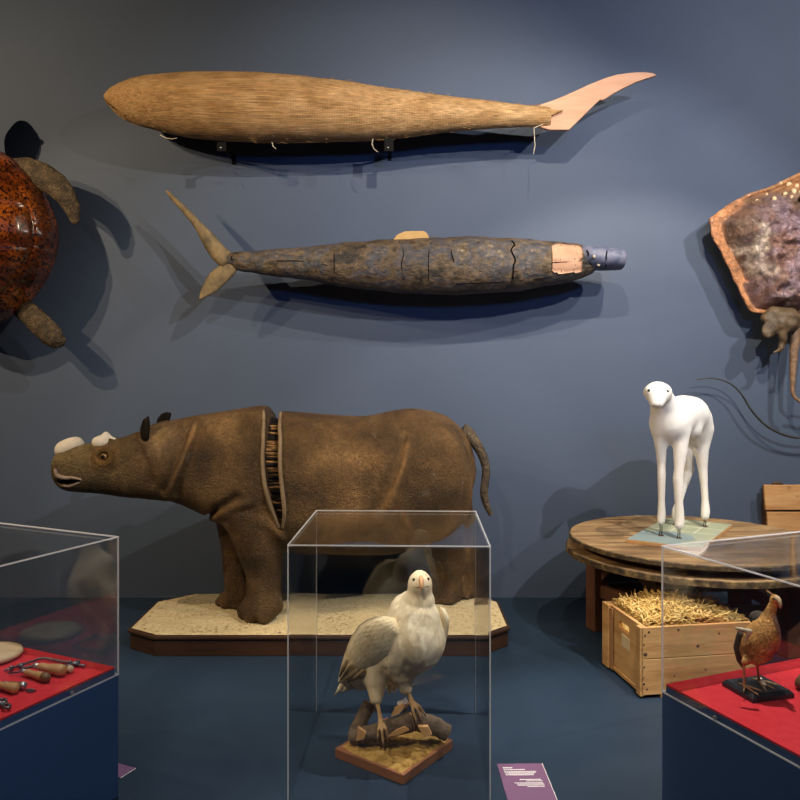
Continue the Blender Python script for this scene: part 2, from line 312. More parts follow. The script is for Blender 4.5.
# ------------------------------------------------------------------ implicit surfaces
class Field:
    def __init__(s, lo, hi, h):
        s.lo = np.array(lo, float); s.h = h
        n = np.ceil((np.array(hi)-s.lo)/h).astype(int)+1
        ax = [s.lo[i]+h*np.arange(n[i]) for i in range(3)]
        s.X, s.Y, s.Z = [a.astype(np.float32) for a in np.meshgrid(*ax, indexing='ij')]
        s.D = np.full(s.X.shape, 9.0, np.float32)
    def _u(s, d, k):
        if k <= 0: s.D = np.minimum(s.D, d); return
        h = np.clip(.5+.5*(s.D-d)/k, 0, 1); s.D = s.D+(d-s.D)*h-k*h*(1-h)
    def cut(s, d, k=.0):
        if k <= 0: s.D = np.maximum(s.D, -d); return s
        h = np.clip(.5-.5*(s.D+d)/k, 0, 1); s.D = s.D+(-d-s.D)*h+k*h*(1-h); return s
    def d_ell(s, c, r, R=None):
        x, y, z = s.X-c[0], s.Y-c[1], s.Z-c[2]
        if R is not None:
            R = np.array(R.to_3x3().transposed())
            x, y, z = [R[i,0]*x+R[i,1]*y+R[i,2]*z for i in range(3)]
        k0 = np.sqrt((x/r[0])**2+(y/r[1])**2+(z/r[2])**2); k1 = np.sqrt((x/r[0]**2)**2+(y/r[1]**2)**2+(z/r[2]**2)**2)+1e-9
        return (k0*(k0-1)/k1).astype(np.float32)
    def ell(s, c, r, k=.02, R=None): s._u(s.d_ell(c, r, R), k); return s
    def d_cone(s, a, b, ra, rb, flat=None):
        a = np.array(a, float); b = np.array(b, float); ba = b-a
        px, py, pz = s.X-a[0], s.Y-a[1], s.Z-a[2]
        if flat is not None:
            ax, q = np.array(flat[0]), flat[1]-1
            dd = (px*ax[0]+py*ax[1]+pz*ax[2])-((ba@ax)*np.clip((px*ba[0]+py*ba[1]+pz*ba[2])/(ba@ba+1e-12),0,1))
            px, py, pz = px+q*dd*ax[0], py+q*dd*ax[1], pz+q*dd*ax[2]
        t = np.clip((px*ba[0]+py*ba[1]+pz*ba[2])/(ba@ba+1e-12), 0, 1)
        return (np.sqrt((px-t*ba[0])**2+(py-t*ba[1])**2+(pz-t*ba[2])**2)-(ra+(rb-ra)*t)).astype(np.float32)
    def cone(s, a, b, ra, rb, k=.02, flat=None): s._u(s.d_cone(a,b,ra,rb,flat), k); return s
    def chain(s, pts, rad, k=.02, kin=None, flat=None):
        d = None
        for i in range(len(pts)-1):
            e = s.d_cone(pts[i], pts[i+1], rad[i], rad[i+1], flat)
            d = e if d is None else np.minimum(d, e)
        s._u(d, k); return s
    def d_loft(s, st, p=2.0):
        """st rows (x, zt, zb, y, hy), sorted by x; elliptic sections"""
        st = np.array(st, float); xs = s.X[:,0,0]
        q = [np.interp(xs, st[:,0], st[:,i])[:,None,None] for i in range(1,5)]
        zc = (q[0]+q[1])/2; hz = np.maximum((q[0]-q[1])/2, .004); hy = np.maximum(q[3], .004)
        r = (np.abs((s.Z-zc)/hz)**p+np.abs((s.Y-q[2])/hy)**p)**(1/p)
        d = (r-1)*np.minimum(hz, hy)
        return np.maximum(d, np.maximum(st[0,0]-s.X, s.X-st[-1,0])).astype(np.float32)
    def mesh(s, smooth=1):
        D, h = s.D, s.h; nx, ny, nz = D.shape; S = D < 0
        C = [(i,j,k) for i in (0,1) for j in (0,1) for k in (0,1)]
        sl = lambda A,c: A[c[0]:nx-1+c[0], c[1]:ny-1+c[1], c[2]:nz-1+c[2]]
        cnt = sum(sl(S,c).astype(np.int8) for c in C); act = (cnt > 0) & (cnt < 8)
        idx = np.argwhere(act); ids = np.full(act.shape, -1, np.int64); ids[act] = np.arange(len(idx))
        acc = np.zeros((len(idx),3)); num = np.zeros(len(idx))
        for a in C:
            for ax in range(3):
                if a[ax]: continue
                b = list(a); b[ax] = 1
                da = D[idx[:,0]+a[0], idx[:,1]+a[1], idx[:,2]+a[2]]; db = D[idx[:,0]+b[0], idx[:,1]+b[1], idx[:,2]+b[2]]
                m = (da < 0) != (db < 0); t = np.where(m, da/np.where(m, da-db, 1), 0)
                p = np.array(a, float)[None].repeat(len(idx), 0); p[:,ax] += t
                acc[m] += p[m]; num[m] += 1
        v = s.lo+(idx+acc/num[:,None])*h
        F_ = []
        for ax in range(3):
            o = [i for i in range(3) if i != ax]
            A = S[tuple(slice(0,-1) if i == ax else slice(1,-1) for i in range(3))]
            B = S[tuple(slice(1,None) if i == ax else slice(1,-1) for i in range(3))]
            e = np.argwhere(A != B); fl = A[A != B]
            g = e.copy(); g[:,o[0]] += 1; g[:,o[1]] += 1
            q = []
            for d0, d1 in ((-1,-1),(0,-1),(0,0),(-1,0)):
                c = g.copy(); c[:,o[0]] += d0; c[:,o[1]] += d1; q.append(ids[c[:,0],c[:,1],c[:,2]])
            q = np.stack(q, 1)
            if ax == 1: fl = ~fl
            q[~fl] = q[~fl][:, ::-1]; F_.append(q)
        f = np.concatenate(F_); f = f[(f >= 0).all(1)]
        for _ in range(smooth):
            su = np.zeros_like(v); n = np.zeros(len(v))
            for i in range(4):
                for j in (1,3):
                    np.add.at(su, f[:,i], v[f[:,(i+j)%4]]); np.add.at(n, f[:,i], 1)
            v = .5*v+.5*su/np.maximum(n,1)[:,None]
        return v, f
def hit(v, px, py, tol=2.5):
    """vertex of a surface nearest to the viewer under a place in the photograph"""
    x = 400+v[:,0]/v[:,1]*F; y = HY-(v[:,2]-EYE)/v[:,1]*F
    while True:
        m = (np.abs(x-px) < tol) & (np.abs(y-py) < tol)
        if m.any(): break
        tol *= 1.5
    c = v[m]; return V(c[np.argmin(c[:,1])])
def nvar(v, sc, seed=0):
    return np.array([noise.noise(V(p)*sc+V((seed,seed,0))) for p in v])

def loft_mesh(st, n=120, m=48, Yc=None, jit=0, seed=0):
    """st rows (px, ytop, ybot, depth radius, Y)"""
    S = spline(st, n); v = []; f = []
    for r in S:
        a = W(r[0], r[1], r[4]); b = W(r[0], r[2], r[4]); c = (a+b)/2; hz = (a-b).length/2
        for j in range(m):
            th = 2*math.pi*j/m
            p = V((c.x, c.y-math.cos(th)*max(r[3],.003), c.z+math.sin(th)*hz))
            if jit:
                k = jit*noise.noise(p*5+V((seed,0,0)))+jit*.5*noise.noise(p*16+V((seed,0,0)))
                p = p+(p-c).normalized()*k
            v.append(p)
    k = len(S)
    for i in range(k-1):
        for j in range(m): f.append((i*m+j,(i+1)*m+j,(i+1)*m+(j+1)%m,i*m+(j+1)%m))
    f.append(tuple(range(m))); f.append(tuple((k-1)*m+j for j in range(m-1,-1,-1)))
    return v, f

# ------------------------------------------------------------------ the room
XL, XR, YF, ZC = -5.4, 5.4, -2.6, 4.7
def slab(name, a, b, m): return MB().box(ID, a, b).build(name, m, kind='structure', smooth=False)
slab('floor', (XL-.1,YF-.1,-.1), (XR+.1,WY+.1,0), M['floor'])
slab('wall_back', (XL-.1,WY,0), (XR+.1,WY+.1,ZC), M['wall'])
slab('wall_left', (XL-.1,YF,0), (XL,WY,ZC), M['dark_shell'])
slab('wall_right', (XR,YF,0), (XR+.1,WY,ZC), M['dark_shell'])
slab('wall_front', (XL-.1,YF-.1,0), (XR+.1,YF,ZC), M['dark_shell'])
slab('ceiling', (XL-.1,YF-.1,ZC), (XR+.1,WY+.1,ZC+.1), M['dark_shell'])

# ------------------------------------------------------------------ whale model
WH = 4.82
t = thing('whale_model', W(330,108,WH), 'long tan reed-bound whale model with pale wooden tail, highest on the wall', 'whale model')
st = [(104,95,97.5,.010),(107,92.2,103.5,.04),(112,89,110,.08),(118,85.7,116,.108),(126,82,121,.13),(140,77.5,126.5,.16),(165,74.2,133,.19),(200,72.3,139,.205),(245,72,142.2,.215),
      (280,74,142.6,.215),(320,78.2,142,.205),(350,82,141.2,.19),(380,87,139.6,.172),(408,90.8,136.6,.15),(445,95.5,132,.12),(482,100.2,129,.092),(520,104.3,127.2,.072),(545,106,127.6,.06),(550,108,126,.05)]
v, f = loft_mesh([(s[0],s[1]+.03*(s[2]-s[1]),s[2]-.02*(s[2]-s[1]),s[3],WH) for s in st], 150, 64, jit=.004)
obj('body', v, f, M['reed'], t)
MB().tube([W(104.5,99,WH-.02),W(108,104,WH-.072),W(113,108.5,WH-.108)], [.004,.006,.002], 6).build('mouth_seam', M['handledark'], t)
fin = [(539,105),(552,100.5),(563.7,96),(577,90),(589,84.4),(606,77.6),(617,74.4),(627.5,72.9),(637,72),(646.6,72.1),(652,72.8),(657,75),(651,77),(644.5,79),(636,82),(627.5,86),(614.7,92.6),(605,99),(602,100),(600,99.6),(589,110),(579,120),(569,129.7),(550,129.7),(541,127.5)]
MB().prism([W(x,y,WH-.015) for x,y in fin], (0,.03,0)).build('tail_fin', M['pinkwood'], t, smooth=False, bevel=.004)
MB().prism([W(x,y,WH-.05) for x,y in ((536,108),(563.5,109.8),(545,118),(537,122))], (0,.04,0)).build('tail_tenon', M['reed'], t, smooth=False, bevel=.003)
mb = MB().tube([W(543,124,WH-.045),W(534,128,WH-.06),W(534.5,138,WH-.05),W(535,145,WH-.05),W(533.5,154,WH-.055)], .0022, 5)
for a in (((373,139),(372,144),(374,149),(378,152)),((272,142),(273,146),(276,149)),((160,135),(166,138),(172,139),(177,138))):
    mb.tube([W(x,y,WH-.06) for x,y in a], .002, 5)
mb.build_each('loose_thread', M['thread'], t)
mb = MB()
for i in range(240):      # frayed reed ends sticking out of the binding
    s = random.choice(range(2,len(st)-2)); a, b = st[s], st[s+1]; u = random.random()
    px = lerp(a[0],b[0],u); up = random.random() < .5; th = random.uniform(-.4,.9)
    yt, yb, hy = lerp(a[1],b[1],u), lerp(a[2],b[2],u), lerp(a[3],b[3],u)
    sg = -1 if up else 1; yy = (yt+yb)/2+sg*(yb-yt)/2*math.cos(th)
    p = W(px,yy,WH-hy*math.sin(th)); q = p+V((random.uniform(.01,.05),-.004,-sg*random.uniform(.004,.014)))
    mb.tube([p,q], [.0014,.0006], 4)
mb.build('frayed_reed', M['reed'], t, kind='stuff')
mb = MB()
for px in (250, 400): p = W(px,106,WH); mb.tube([p+V((0,.08,0)), V((p.x,WY,p.z))], .03, 14)
mb.build_each('wall_mount', M['metalblack'], t)
for px, nm in ((221.5,'black metal wall bracket under the front of the reed whale'),(389,'black metal wall bracket under the rear half of the reed whale')):
    r = thing('wall_bracket', W(px,145,WY), nm, 'bracket', 'brackets under the reed whale')
    w = .029
    z0 = W(px,151,4.79).z; zt = W(px, 143.5 if px < 300 else 139.5, WH).z
    x = W(px,145,4.79).x
    MB().box(ID,(x-.008,4.796,zt-.02),(x+.008,WY,zt-.008)).box(ID,(x-w,4.79,z0),(x+w,4.796,zt)).build('bracket_arm', M['metalblack'], r, smooth=False)
    MB().box(ID,(x-.012,WY-.008,zt-.04),(x+.012,WY,zt+.03)).build('wall_plate', M['metalblack'], r, smooth=False)
    MB().ball((x-.005,4.79,z0+.022),(.006,.004,.006)).build('screw', M['bright'], r)

# ------------------------------------------------------------------ shark model
SH = 4.84
t = thing('shark_model', W(400,266,SH), 'dark cracked wooden shark model with forked tail, on the wall below the reed whale', 'shark model')
ss = [(226,254,264,.03),(238,251.5,270.5,.05),(255,251,273,.062),(277,249.5,276.5,.08),(300,247.5,279.5,.10),(325,244.8,283,.122),(350,242.2,287,.14),(380,240.4,290.5,.155),(407,238.6,293,.165),(430,237.5,294.2,.17),(470,237,294.2,.17),
      (512,238.5,291.5,.16),(546,241,286.5,.14),(566,243,282.4,.125),(580,244.8,278.5,.11),(588,248,275.5,.095),(593,252,273,.075),(595,258,270,.04)]
SS = [s+(SH,) for s in ss]
v, f = loft_mesh(SS, 170, 56, jit=.008, seed=3)
obj('body', v, f, M['sharkskin'], t); SB = np.array([tuple(p) for p in v])
sn = [(572,247,262,.06),(580,246,267,.09),(586,245.6,269,.118),(598,246.6,270.6,.118),(612,248.2,270.3,.11),(619,249.2,269.8,.10),(622.2,250.2,268.8,.09),(622.8,251.5,267,.08)]
v, f = loft_mesh([s+(SH-.006,) for s in sn], 40, 40, jit=.004, seed=8)
sno = obj('snout', v, f, M['bluewood'], t); SN = np.array([tuple(p) for p in v])
mb = MB()
for x, y in ((592,258.6),(600.5,266)):
    mb.ball(hit(SN,x,y), (.010,.006,.011))
mb.build_each('pale_plug', M['dot'], t)
mb = MB()
for path in (((582,263.5),(588,265),(594,270)),((585,249),(586,256),(585.5,265)),((608,249.5),(608,259),(607.5,269))):
    q = spline([tuple(hit(SN,x,y)) for x,y in path], 10); mb.tube(q, .005, 6)
for path in (((514,239.5),(515.5,243),(513,248),(515,254),(516,260),(512.5,266),(515,272),(514,280)),((332.5,245),(333,254),(331.5,263),(333,272),(332,281)),
             ((401,240.5),(401.5,252),(400,266),(402,280)),((429,240),(428,255),(429.5,270),(429,282)),((452,239),(453,252),(452,262),(451,284)),((561.5,243.5),(561,254),(562,264)),
             ((563,263.5),(572,264),(582,263.5)),((231,253.5),(230.5,257),(232,260)),((275,262),(300,263),(325,266)),((455,284),(500,284),(548,279),(575,272))):
    w = .0055 if path[0][0] == 514 else .003
    q = spline([tuple(hit(SB,x,y)) for x,y in path], 14)
    if path[0][0] < 232: w = .004
    mb.tube(q, w, 6)
mb.build_each('crack', M['crack'], t)
pv = []; pf = []; nu, nv_ = 14, 12       # patch of bare wood let into the side
prof = [(552,245,272),(555,243.6,273.5),(561,243.4,274),(570,243.6,273.8),(578,244.5,273),(582,247,271.5),(583.5,250,268)]
PR = spline(prof, nu)
for x,a,b in PR:
    for j in range(nv_):
        p = hit(SB, x, lerp(a,b,j/(nv_-1)), 1.6); pv.append(p+V((0,-.007,0)))
n0 = len(pv); pv += [p+V((0,.03,0)) for p in pv]
for i in range(nu-1):
    for j in range(nv_-1):
        a = i*nv_+j; pf.append((a,a+nv_,a+nv_+1,a+1)); pf.append((n0+a,n0+a+1,n0+a+nv_+1,n0+a+nv_))
bd = [i*nv_ for i in range(nu)]+[(nu-1)*nv_+j for j in range(1,nv_)]+[i*nv_+nv_-1 for i in range(nu-2,-1,-1)]+[j for j in range(nv_-2,0,-1)]
for i in range(len(bd)): a, b = bd[i], bd[(i+1)%len(bd)]; pf.append((a,b,n0+b,n0+a))
obj('repair_patch', pv, pf, M['patch'], t)
mb = MB()
for path in (((561.5,244),(561.5,258),(562,273)),((576,245),(575.5,258),(576,272)),((553,263.5),(565,264),(582,263.5))):
    mb.tube([hit(SB,x,y)+V((0,-.007,0)) for x,y in path], .0025, 5)
mb.build_each('patch_joint', M['crack'], t)
def blade(name, left, right, Y, th, m, par):
    """tapered fin: two edge lines, lens cross-section"""
    n = 24; A = spline(left, n); B = spline(right, n); v = []; f = []; k = 10
    for i in range(n):
        a, b = W(*A[i],Y), W(*B[i],Y); tt = th*(1-.7*i/(n-1))
        for j in range(2*k):
            u = j/k if j < k else 2-j/k; s = 1 if j < k else -1
            p = a.lerp(b, u); p.y += s*tt*math.sqrt(max(0,1-(2*u-1)**2))*-1; v.append(p)
    q = 2*k
    for i in range(n-1):
        for j in range(q): f.append((i*q+j,i*q+(j+1)%q,(i+1)*q+(j+1)%q,(i+1)*q+j))
    f.append(tuple(range(q-1,-1,-1))); f.append(tuple((n-1)*q+j for j in range(q)))
    return obj(name, v, f, m, par)
blade('upper_tail_lobe', [(222,268),(212,258.5),(203,244.5),(194.6,228),(182,212),(171,199.5),(165.6,191)], [(236,256),(231,252),(224,246),(213.7,234.5),(199,220),(182.5,203.5),(168,190.6)], SH, .035, M['sharktail'], t)
blade('lower_tail_lobe', [(230,258),(219,266),(209.5,273.5),(202.5,286),(199.6,295),(199,299)], [(238,266),(236,272.5),(229,280),(217.5,290.7),(206,297),(201,299.5)], SH, .03, M['sharktail'], t)
mb = MB().prism([W(x,y,SH-.07) for x,y in ((393,240),(397,234.5),(404,231.4),(412,230.8),(424,230.8),(427,233),(430,239)) ], (0,.05,0))
mb.build('dorsal_fin_stub', M['yellowwood'], t, smooth=False, bevel=.006)
mb = MB()
for px in (330, 520): p = W(px,266,SH); mb.tube([p+V((0,.08,0)), V((p.x,WY,p.z))], .03, 14)
mb.build_each('wall_mount', M['metalblack'], t)

# ------------------------------------------------------------------ turtle
TY = 4.86
tc = W(-22,238,TY); mp = TY/F
t = thing('sea_turtle', tc, 'glossy mottled orange-brown sea turtle shell with flippers, mounted on the wall at left', 'turtle')
ax, bz = 80.5*mp, 92*mp
v = []; f = []; NR, NA = 80, 200
def seg(p, a, b):
    d = (b[0]-a[0], b[1]-a[1]); u = max(0,min(1,((p[0]-a[0])*d[0]+(p[1]-a[1])*d[1])/(d[0]**2+d[1]**2)))
    return math.hypot(p[0]-a[0]-d[0]*u, p[1]-a[1]-d[1]*u)
segs = []
vx = .30
zs = [.72,.42,.06,-.32,-.66]
for s in (-1,1):
    pts = [(s*.16,.86)]
    for i,z in enumerate(zs): pts += [(s*vx*(1 if i<4 else .7), z+.02)]; pts += [(s*.24*(1 if i<4 else .6), z-.17)]
    segs += list(zip(pts[:-1], pts[1:]))
    for z, zo in ((.60,.68),(.26,.26),(-.10,-.16),(-.46,-.56)): segs.append(((s*.26,z),(s*.80*math.sqrt(max(0,1-zo*zo))+s*.03,zo)))
for z in (.58,.25,-.11,-.49): segs.append(((-.25,z),(.25,z)))
def egg(th):
    x, z = math.cos(th), math.sin(th)
    k = 1-.05*max(0,-z)**2*abs(x)-.035*abs(math.sin(2*th))
    return x*k, z*k
for i in range(NR+1):
    r = i/NR
    for j in range(NA):
        th = 2*math.pi*j/NA; x, z = egg(th); x *= r; z *= r
        h = .33*(1-r**2.3)**.62
        g = min(seg((x,z),a,b) for a,b in segs) if r < .84 else 9
        g = min(g, abs(r-.84)*.9)
        if r > .84: g = min(g, abs(((th/(2*math.pi)*24)%1)-.5)*.26)
        h -= .009*math.exp(-(g/.013)**2)-.012*min(1,g/.10)
        p = tc+V((x*ax, -h, z*bz)); p.y += .004*noise.noise(p*7); v.append(p)
for i in range(NR):
    for j in range(NA): f.append((i*NA+j,i*NA+(j+1)%NA,(i+1)*NA+(j+1)%NA,(i+1)*NA+j))
b0 = NR*NA; n0 = len(v)
for i,(r,y) in enumerate(((.985,.03),(.9,.07),(.5,.10),(.02,.105))):
    for j in range(NA):
        x, z = egg(2*math.pi*j/NA); v.append(tc+V((x*ax*r, y, z*bz*r)))
for i in range(4):
    a = b0 if i == 0 else n0+(i-1)*NA; b = n0+i*NA
    for j in range(NA): f.append((a+j,a+(j+1)%NA,b+(j+1)%NA,b+j))
f.append(tuple(n0+3*NA+j for j in range(NA)))
obj('carapace', v, f, M['shell'], t)
def flip(px): return 2*-22-px
def flipper(name, pts, mir=False, par=t):
    fl = Field(*(lambda P: (P.min(0)-.14, P.max(0)+.14))(np.array([tuple(W(flip(x) if mir else x,y,Y)) for x,y,r,Y in pts])), .009)
    P = [W(flip(x) if mir else x, y, Y) for x,y,r,Y in pts]; R = [r*mp for x,y,r,Y in pts]
    fl.chain(P, R, .02, flat=((0,1,0),2.2))
    v, f = fl.mesh(2); return obj(name, v, f, M['flipper'], par)
ff = [(8,172,13,TY),(26,171,14,TY-.01),(42,176,13.5,TY-.03),(56,185,12.5,TY-.04),(66,196,10.5,TY-.04),(72,208,8.5,TY-.03),(75,219,5.5,TY-.02)]
rf = [(20,306,11,TY),(32,316,11,TY-.02),(42,326,12,TY-.03),(52,335,11,TY-.03),(60,341,6.5,TY-.02)]
for mir in (False, True):
    flipper('front_flipper', ff, mir); 
    o = flipper('rear_flipper', rf+[(54,345,4,TY-.02),(44,341,3.5,TY-.02)] , mir)
fl = Field(tuple(tc+V((-.25,-.25,.5))), tuple(tc+V((.25,.2,.98))), .010)
fl.cone(tc+V((0,.02,.5)), tc+V((0,0,.70)), .10, .085, .03).ell(tc+V((0,-.02,.79)), (.105,.10,.125), .04).ell(tc+V((0,-.02,.89)), (.05,.055,.05), .03)
v, f = fl.mesh(2); hd = obj('head', v, f, M['flipper'], t)
mb = MB()
for s in (-1,1): mb.ball(tc+V((s*.085,-.075,.82)), .018)
mb.build_each('eye', M['black'], hd)
mb = MB().tube([tc+V((x,.09,z)) for x,z in ((0,.1),)]+[V((tc.x,WY,tc.z+.1))], .06, 16); mb.build_each('wall_mount', M['metalblack'], t)

# ------------------------------------------------------------------ ray
RY = 4.99; rc = W(822,240,RY); rm = RY/F
t = thing('dried_ray', rc, 'leathery purple-brown dried ray with orange rim and long tail, mounted on the wall at right', 'ray')
half = [(824,166),(812,168),(800,173),(787,178.5),(774,185),(767,188),(760,190),(742.5,196.5),(730,203.5),(716,212.5),(708.5,219.5),(708.6,228),(711,239),(718,249.5),(723,260),(728,271),(733,282),(741,298),(747,309),(752,313),(763,314),(778,315),(795,318),(822,320)]
out = half+[(2*822-x,y) for x,y in reversed(half[1:-1])]
O = spline(out+[out[0]], 220)[:-1]; NA = len(O); NR = 90
v = []; cols = []; f = []; cx, cy = 822, 246
for i in range(NR+1):
    r = i/NR
    for j,(ox,oy) in enumerate(O):
        jig = 1+.012*noise.noise(V((ox*.12,oy*.12,3)))
        px = cx+(ox-cx)*r*jig; py = cy+(oy-cy)*r*jig
        p = W(px,py,RY)
        rr = .88 if ox < 735 or ox > 909 else .93
        h = .17*max(0,1-(r/rr)**2)**.55 if r < rr else 0
        edge = max(0,min(1,(r-rr+.01)/.03))
        th = math.atan2(oy-cy, ox-cx)
        wr = noise.ridged_multi_fractal(V((px*.035+1.5*noise.noise(V((px*.02,py*.02,0))),py*.028,1.7)), .9, 2.2, 5, 1.0, 2.0)
        inn = 1-edge
        h += inn*((.052*wr-.02)+.020*noise.noise(V((th*9, r*3, 5)))+.020*noise.ridged_multi_fractal(V((px*.10,py*.07,4)),.9,2.2,3,1.0,2.0))*min(1,(rr-r)*7+.1) if r < rr else 0
        h += edge*(.018+.02*math.sin(min(1,(r-rr)/(1-rr))*math.pi*.75)); 
        p.y -= h
        v.append(p)
        n1 = noise.fractal(V((px*.03,py*.03,7)),.9,2,4); n2 = noise.fractal(V((px*.05,py*.05,19)),.9,2,4)
        c = np.array((.20,.105,.085))
        top = max(0,min(1,(222-py)/34+.35*n1))
        c = lerp(c, np.array((.50,.33,.17)), top*.8)
        c = lerp(c, np.array((.25,.175,.215)), max(0,min(1,n2*2.2+.25+(px-745)/160))*(1-top*.7))
        c = lerp(c, np.array((.085,.06,.035)), max(0,min(1,(762-px)/40+.6*n1))*(1-top)*.8)
        c = lerp(c, np.array((.52,.44,.36)), max(0,min(1,n1*3.0-.75)))
        c = lerp(c, np.array((.58,.27,.12))*(1+.4*n2), edge)
        if py < 196+8*n1: c = lerp(c, np.array((.60,.29,.12)), max(0,min(1,(200-py)/12)))
        cols.append(np.clip(c,0,1))
for i in range(NR):
    for j in range(NA): f.append((i*NA+j,i*NA+(j+1)%NA,(i+1)*NA+(j+1)%NA,(i+1)*NA+j))
b0 = NR*NA; n0 = len(v)
for j in range(NA): q = V(v[b0+j]); q.y += .018; v.append(q); cols.append((.12,.06,.035))
for j in range(NA): q = v[b0+j].lerp(rc, .1); q.y = RY+.01; v.append(q); cols.append((.12,.06,.035))
for k in range(2):
    a = b0 if k == 0 else n0; b = n0+k*NA
    for j in range(NA): f.append((a+j,a+(j+1)%NA,b+(j+1)%NA,b+j))
f.append(tuple(n0+NA+j for j in range(NA)))
obj('body', v, f, M['ray'], t, cols=cols); RB = np.array([tuple(p) for p in v])
mb = MB()
for x,y,r in ((787,183,5),(792,189,4.5),(796,184,4),(784,192,4),(779,185.5,3),(776,196,3.5),(765,193,2.5),(790,195,3),(799,190,3.5),(755,198,2)):
    mb.ball(hit(RB,x,y)+V((0,.004,0)), (r*rm*.62,.010,r*rm*.62), 10, 8)
mb.build_each('tubercle', M['rayspot'], t)
mb = MB()
for x in (800.5,843.5): mb.ball(hit(RB,x,197)+V((0,-.002,0)), (.02,.018,.024))
mb.build_each('eye', M['black'], t)
fl = Field(tuple(W(752,362,RY)+V((0,-.22,0))), tuple(W(800,305,RY)+V((0,.08,0))), .007)
fl.ell(W(784,322,RY-.09), (.11,.07,.075), .03).ell(W(770,328,RY-.12), (.045,.03,.065), .02).ell(W(767,331,RY-.13), (.035,.02,.05), .015)
fl.chain([W(780,318,RY-.1),W(782,332,RY-.11),W(783,342,RY-.1),W(780,350,RY-.1),W(774,352.5,RY-.1)], [.05,.036,.024,.016,.008], .02)
fl.chain([W(765,318,RY-.08),W(773,313,RY-.08),W(790,315,RY-.08)], [.03,.045,.05], .03)
v, f = fl.mesh(1); v = v+np.array([[0,-1,0]])*(.012*nvar(v,22)[:,None]); obj('pelvic_fin', v, f, M['rayfin'], t)
tp = [(803,312),(797,325),(794.5,345),(793,370),(792.6,388),(794,396),(801,402.5)]
MB().tube(spline([tuple(W(x,y,RY-.03)) for x,y in tp],50), np.interp(np.linspace(0,1,50),[0,.3,.7,1],[.042,.032,.019,.009]), 12).build('tail_stem', M['raytail'], t)
tp = [(801,402.5),(818,408),(838,416),(842,428),(826,437),(800,437.8),(783,434.5),(766,425.5),(752,411),(742,395),(733,385.5),(722,380),(710,378),(697,379.5)]
MB().tube(spline([tuple(W(x,y,RY+.05*min(1,i/4))) for i,(x,y) in enumerate(tp)],110), np.interp(np.linspace(0,1,110),[0,.5,1],[.009,.0085,.004]), 8).build('tail_whip', M['whip'], t)
MB().tube([rc+V((0,0,.05)), V((rc.x,WY,rc.z+.05))], .05, 16).build_each('wall_mount', M['metalblack'], t)

# ------------------------------------------------------------------ rhinoceros and its plinth
PZ = .115
op = [(-1.35,4.035),(.455,4.035),(.625,4.19),(.625,4.68),(.455,4.85),(-1.35,4.85),(-1.54,4.68),(-1.53,4.15)]
t = thing('sand_covered_plinth', (-.45,4.45,0), 'low dark wooden plinth with clipped corners and sand top, under the rhinoceros', 'plinth')
def offs(k): 
    c = V((-.455,4.4425)); return [(x+(k if x < c.x else -k), y+(k if y < c.y else -k)) for x,y in op]
MB().prism([V((x,y,0)) for x,y in offs(.012)], (0,0,PZ-.018)).build('base_side', M['mahogany'], t, smooth=False, bevel=.004)
MB().prism([V((x,y,PZ-.022)) for x,y in op], (0,0,.02)).build('rim_moulding', M['mahogany'], t, smooth=False, bevel=.006)
o2 = offs(.018)
def inside(x, y):
    n = len(o2)
    return all((o2[(i+1)%n][0]-o2[i][0])*(y-o2[i][1])-(o2[(i+1)%n][1]-o2[i][1])*(x-o2[i][0]) >= 0 for i in range(n))
v = []; f = []; nx, ny = 150, 60
cen = V((-.455,4.4425)); 
per = []                                   # sand as concentric rings of the outline
for i in range(8):
    a, b = V(o2[i]), V(o2[(i+1)%8]); n = max(2,int((b-a).length/.03))
    per += [a.lerp(b,k/n) for k in range(n)]
NA = len(per); NR = 26
for i in range(NR+1):
    r = i/NR
    for p in per:
        q = cen.lerp(p, r); h = .007*noise.noise(V((q.x*4,q.y*4,2)))+.003*noise.noise(V((q.x*17,q.y*17,5)))+.006
        v.append(V((q.x,q.y,PZ+.004+h*min(1,(1-r)*9)-(.004 if r > .99 else 0))))
for i in range(NR):
    for j in range(NA): f.append((i*NA+j,i*NA+(j+1)%NA,(i+1)*NA+(j+1)%NA,(i+1)*NA+j))
f = [q[::-1] for q in f]; f = [q[::-1] for q in f]
obj('sand', v, f, M['sand'], t)
mb = MB()
for _ in range(900):
    x, y = random.uniform(-1.5,.6), random.gauss(4.3,.22)
    if y < 4.06 or y > 4.8 or not inside(x,y): continue
    r = random.uniform(.0025,.007); mb.ball((x,y,PZ+.012), (r,r,r*.8), 5, 4)
mb.build('sand_grain', M['sand'], t, kind='stuff')

def AY(px): return float(np.interp(px, [52,150,215,300,450,480], [4.16,4.28,4.36,4.44,4.62,4.66]))
rh = thing('stuffed_rhinoceros', (-.55,4.45,PZ+.01), 'stuffed brown rhinoceros split behind the shoulder, standing on the sand plinth', 'rhinoceros')
fl = Field((-2.06,3.95,.10), (.66,5.05,1.47), .0125)
def st3(rows):
    out = []
    for px,a,b,hy in rows:
        Y = AY(px); p, q = W(px,a,Y), W(px,b,Y); out.append((p.x,p.z,q.z,Y,hy))
    return spline(out, 160)
trunk = st3([(138,440,488,.09),(150,428,495,.15),(170,421,500,.185),(190,416.5,507,.21),(215,412.5,519,.255),(240,408.5,531,.30),(264,405.5,541,.335),(282,410.5,546,.35),(305,412.5,550,.37),(330,414.5,552,.385),(365,416,553,.39),
             (393,410.5,552,.385),(414,408.5,547,.36),(442,414,531,.325),(458,425,514,.27),(467,436,500,.2),(473,452,486,.11),(476,466,474,.03)])
fl._u(fl.d_loft(trunk, 2.25), 0)
head = st3([(53.5,461,472,.028),(55,457,477,.055),(59,451,486,.078),(68,447.5,491,.088),(85,444,492.5,.10),(105,441,494,.125),(125,436.5,497,.145),(145,429.5,498,.155),(165,424,497,.14)])
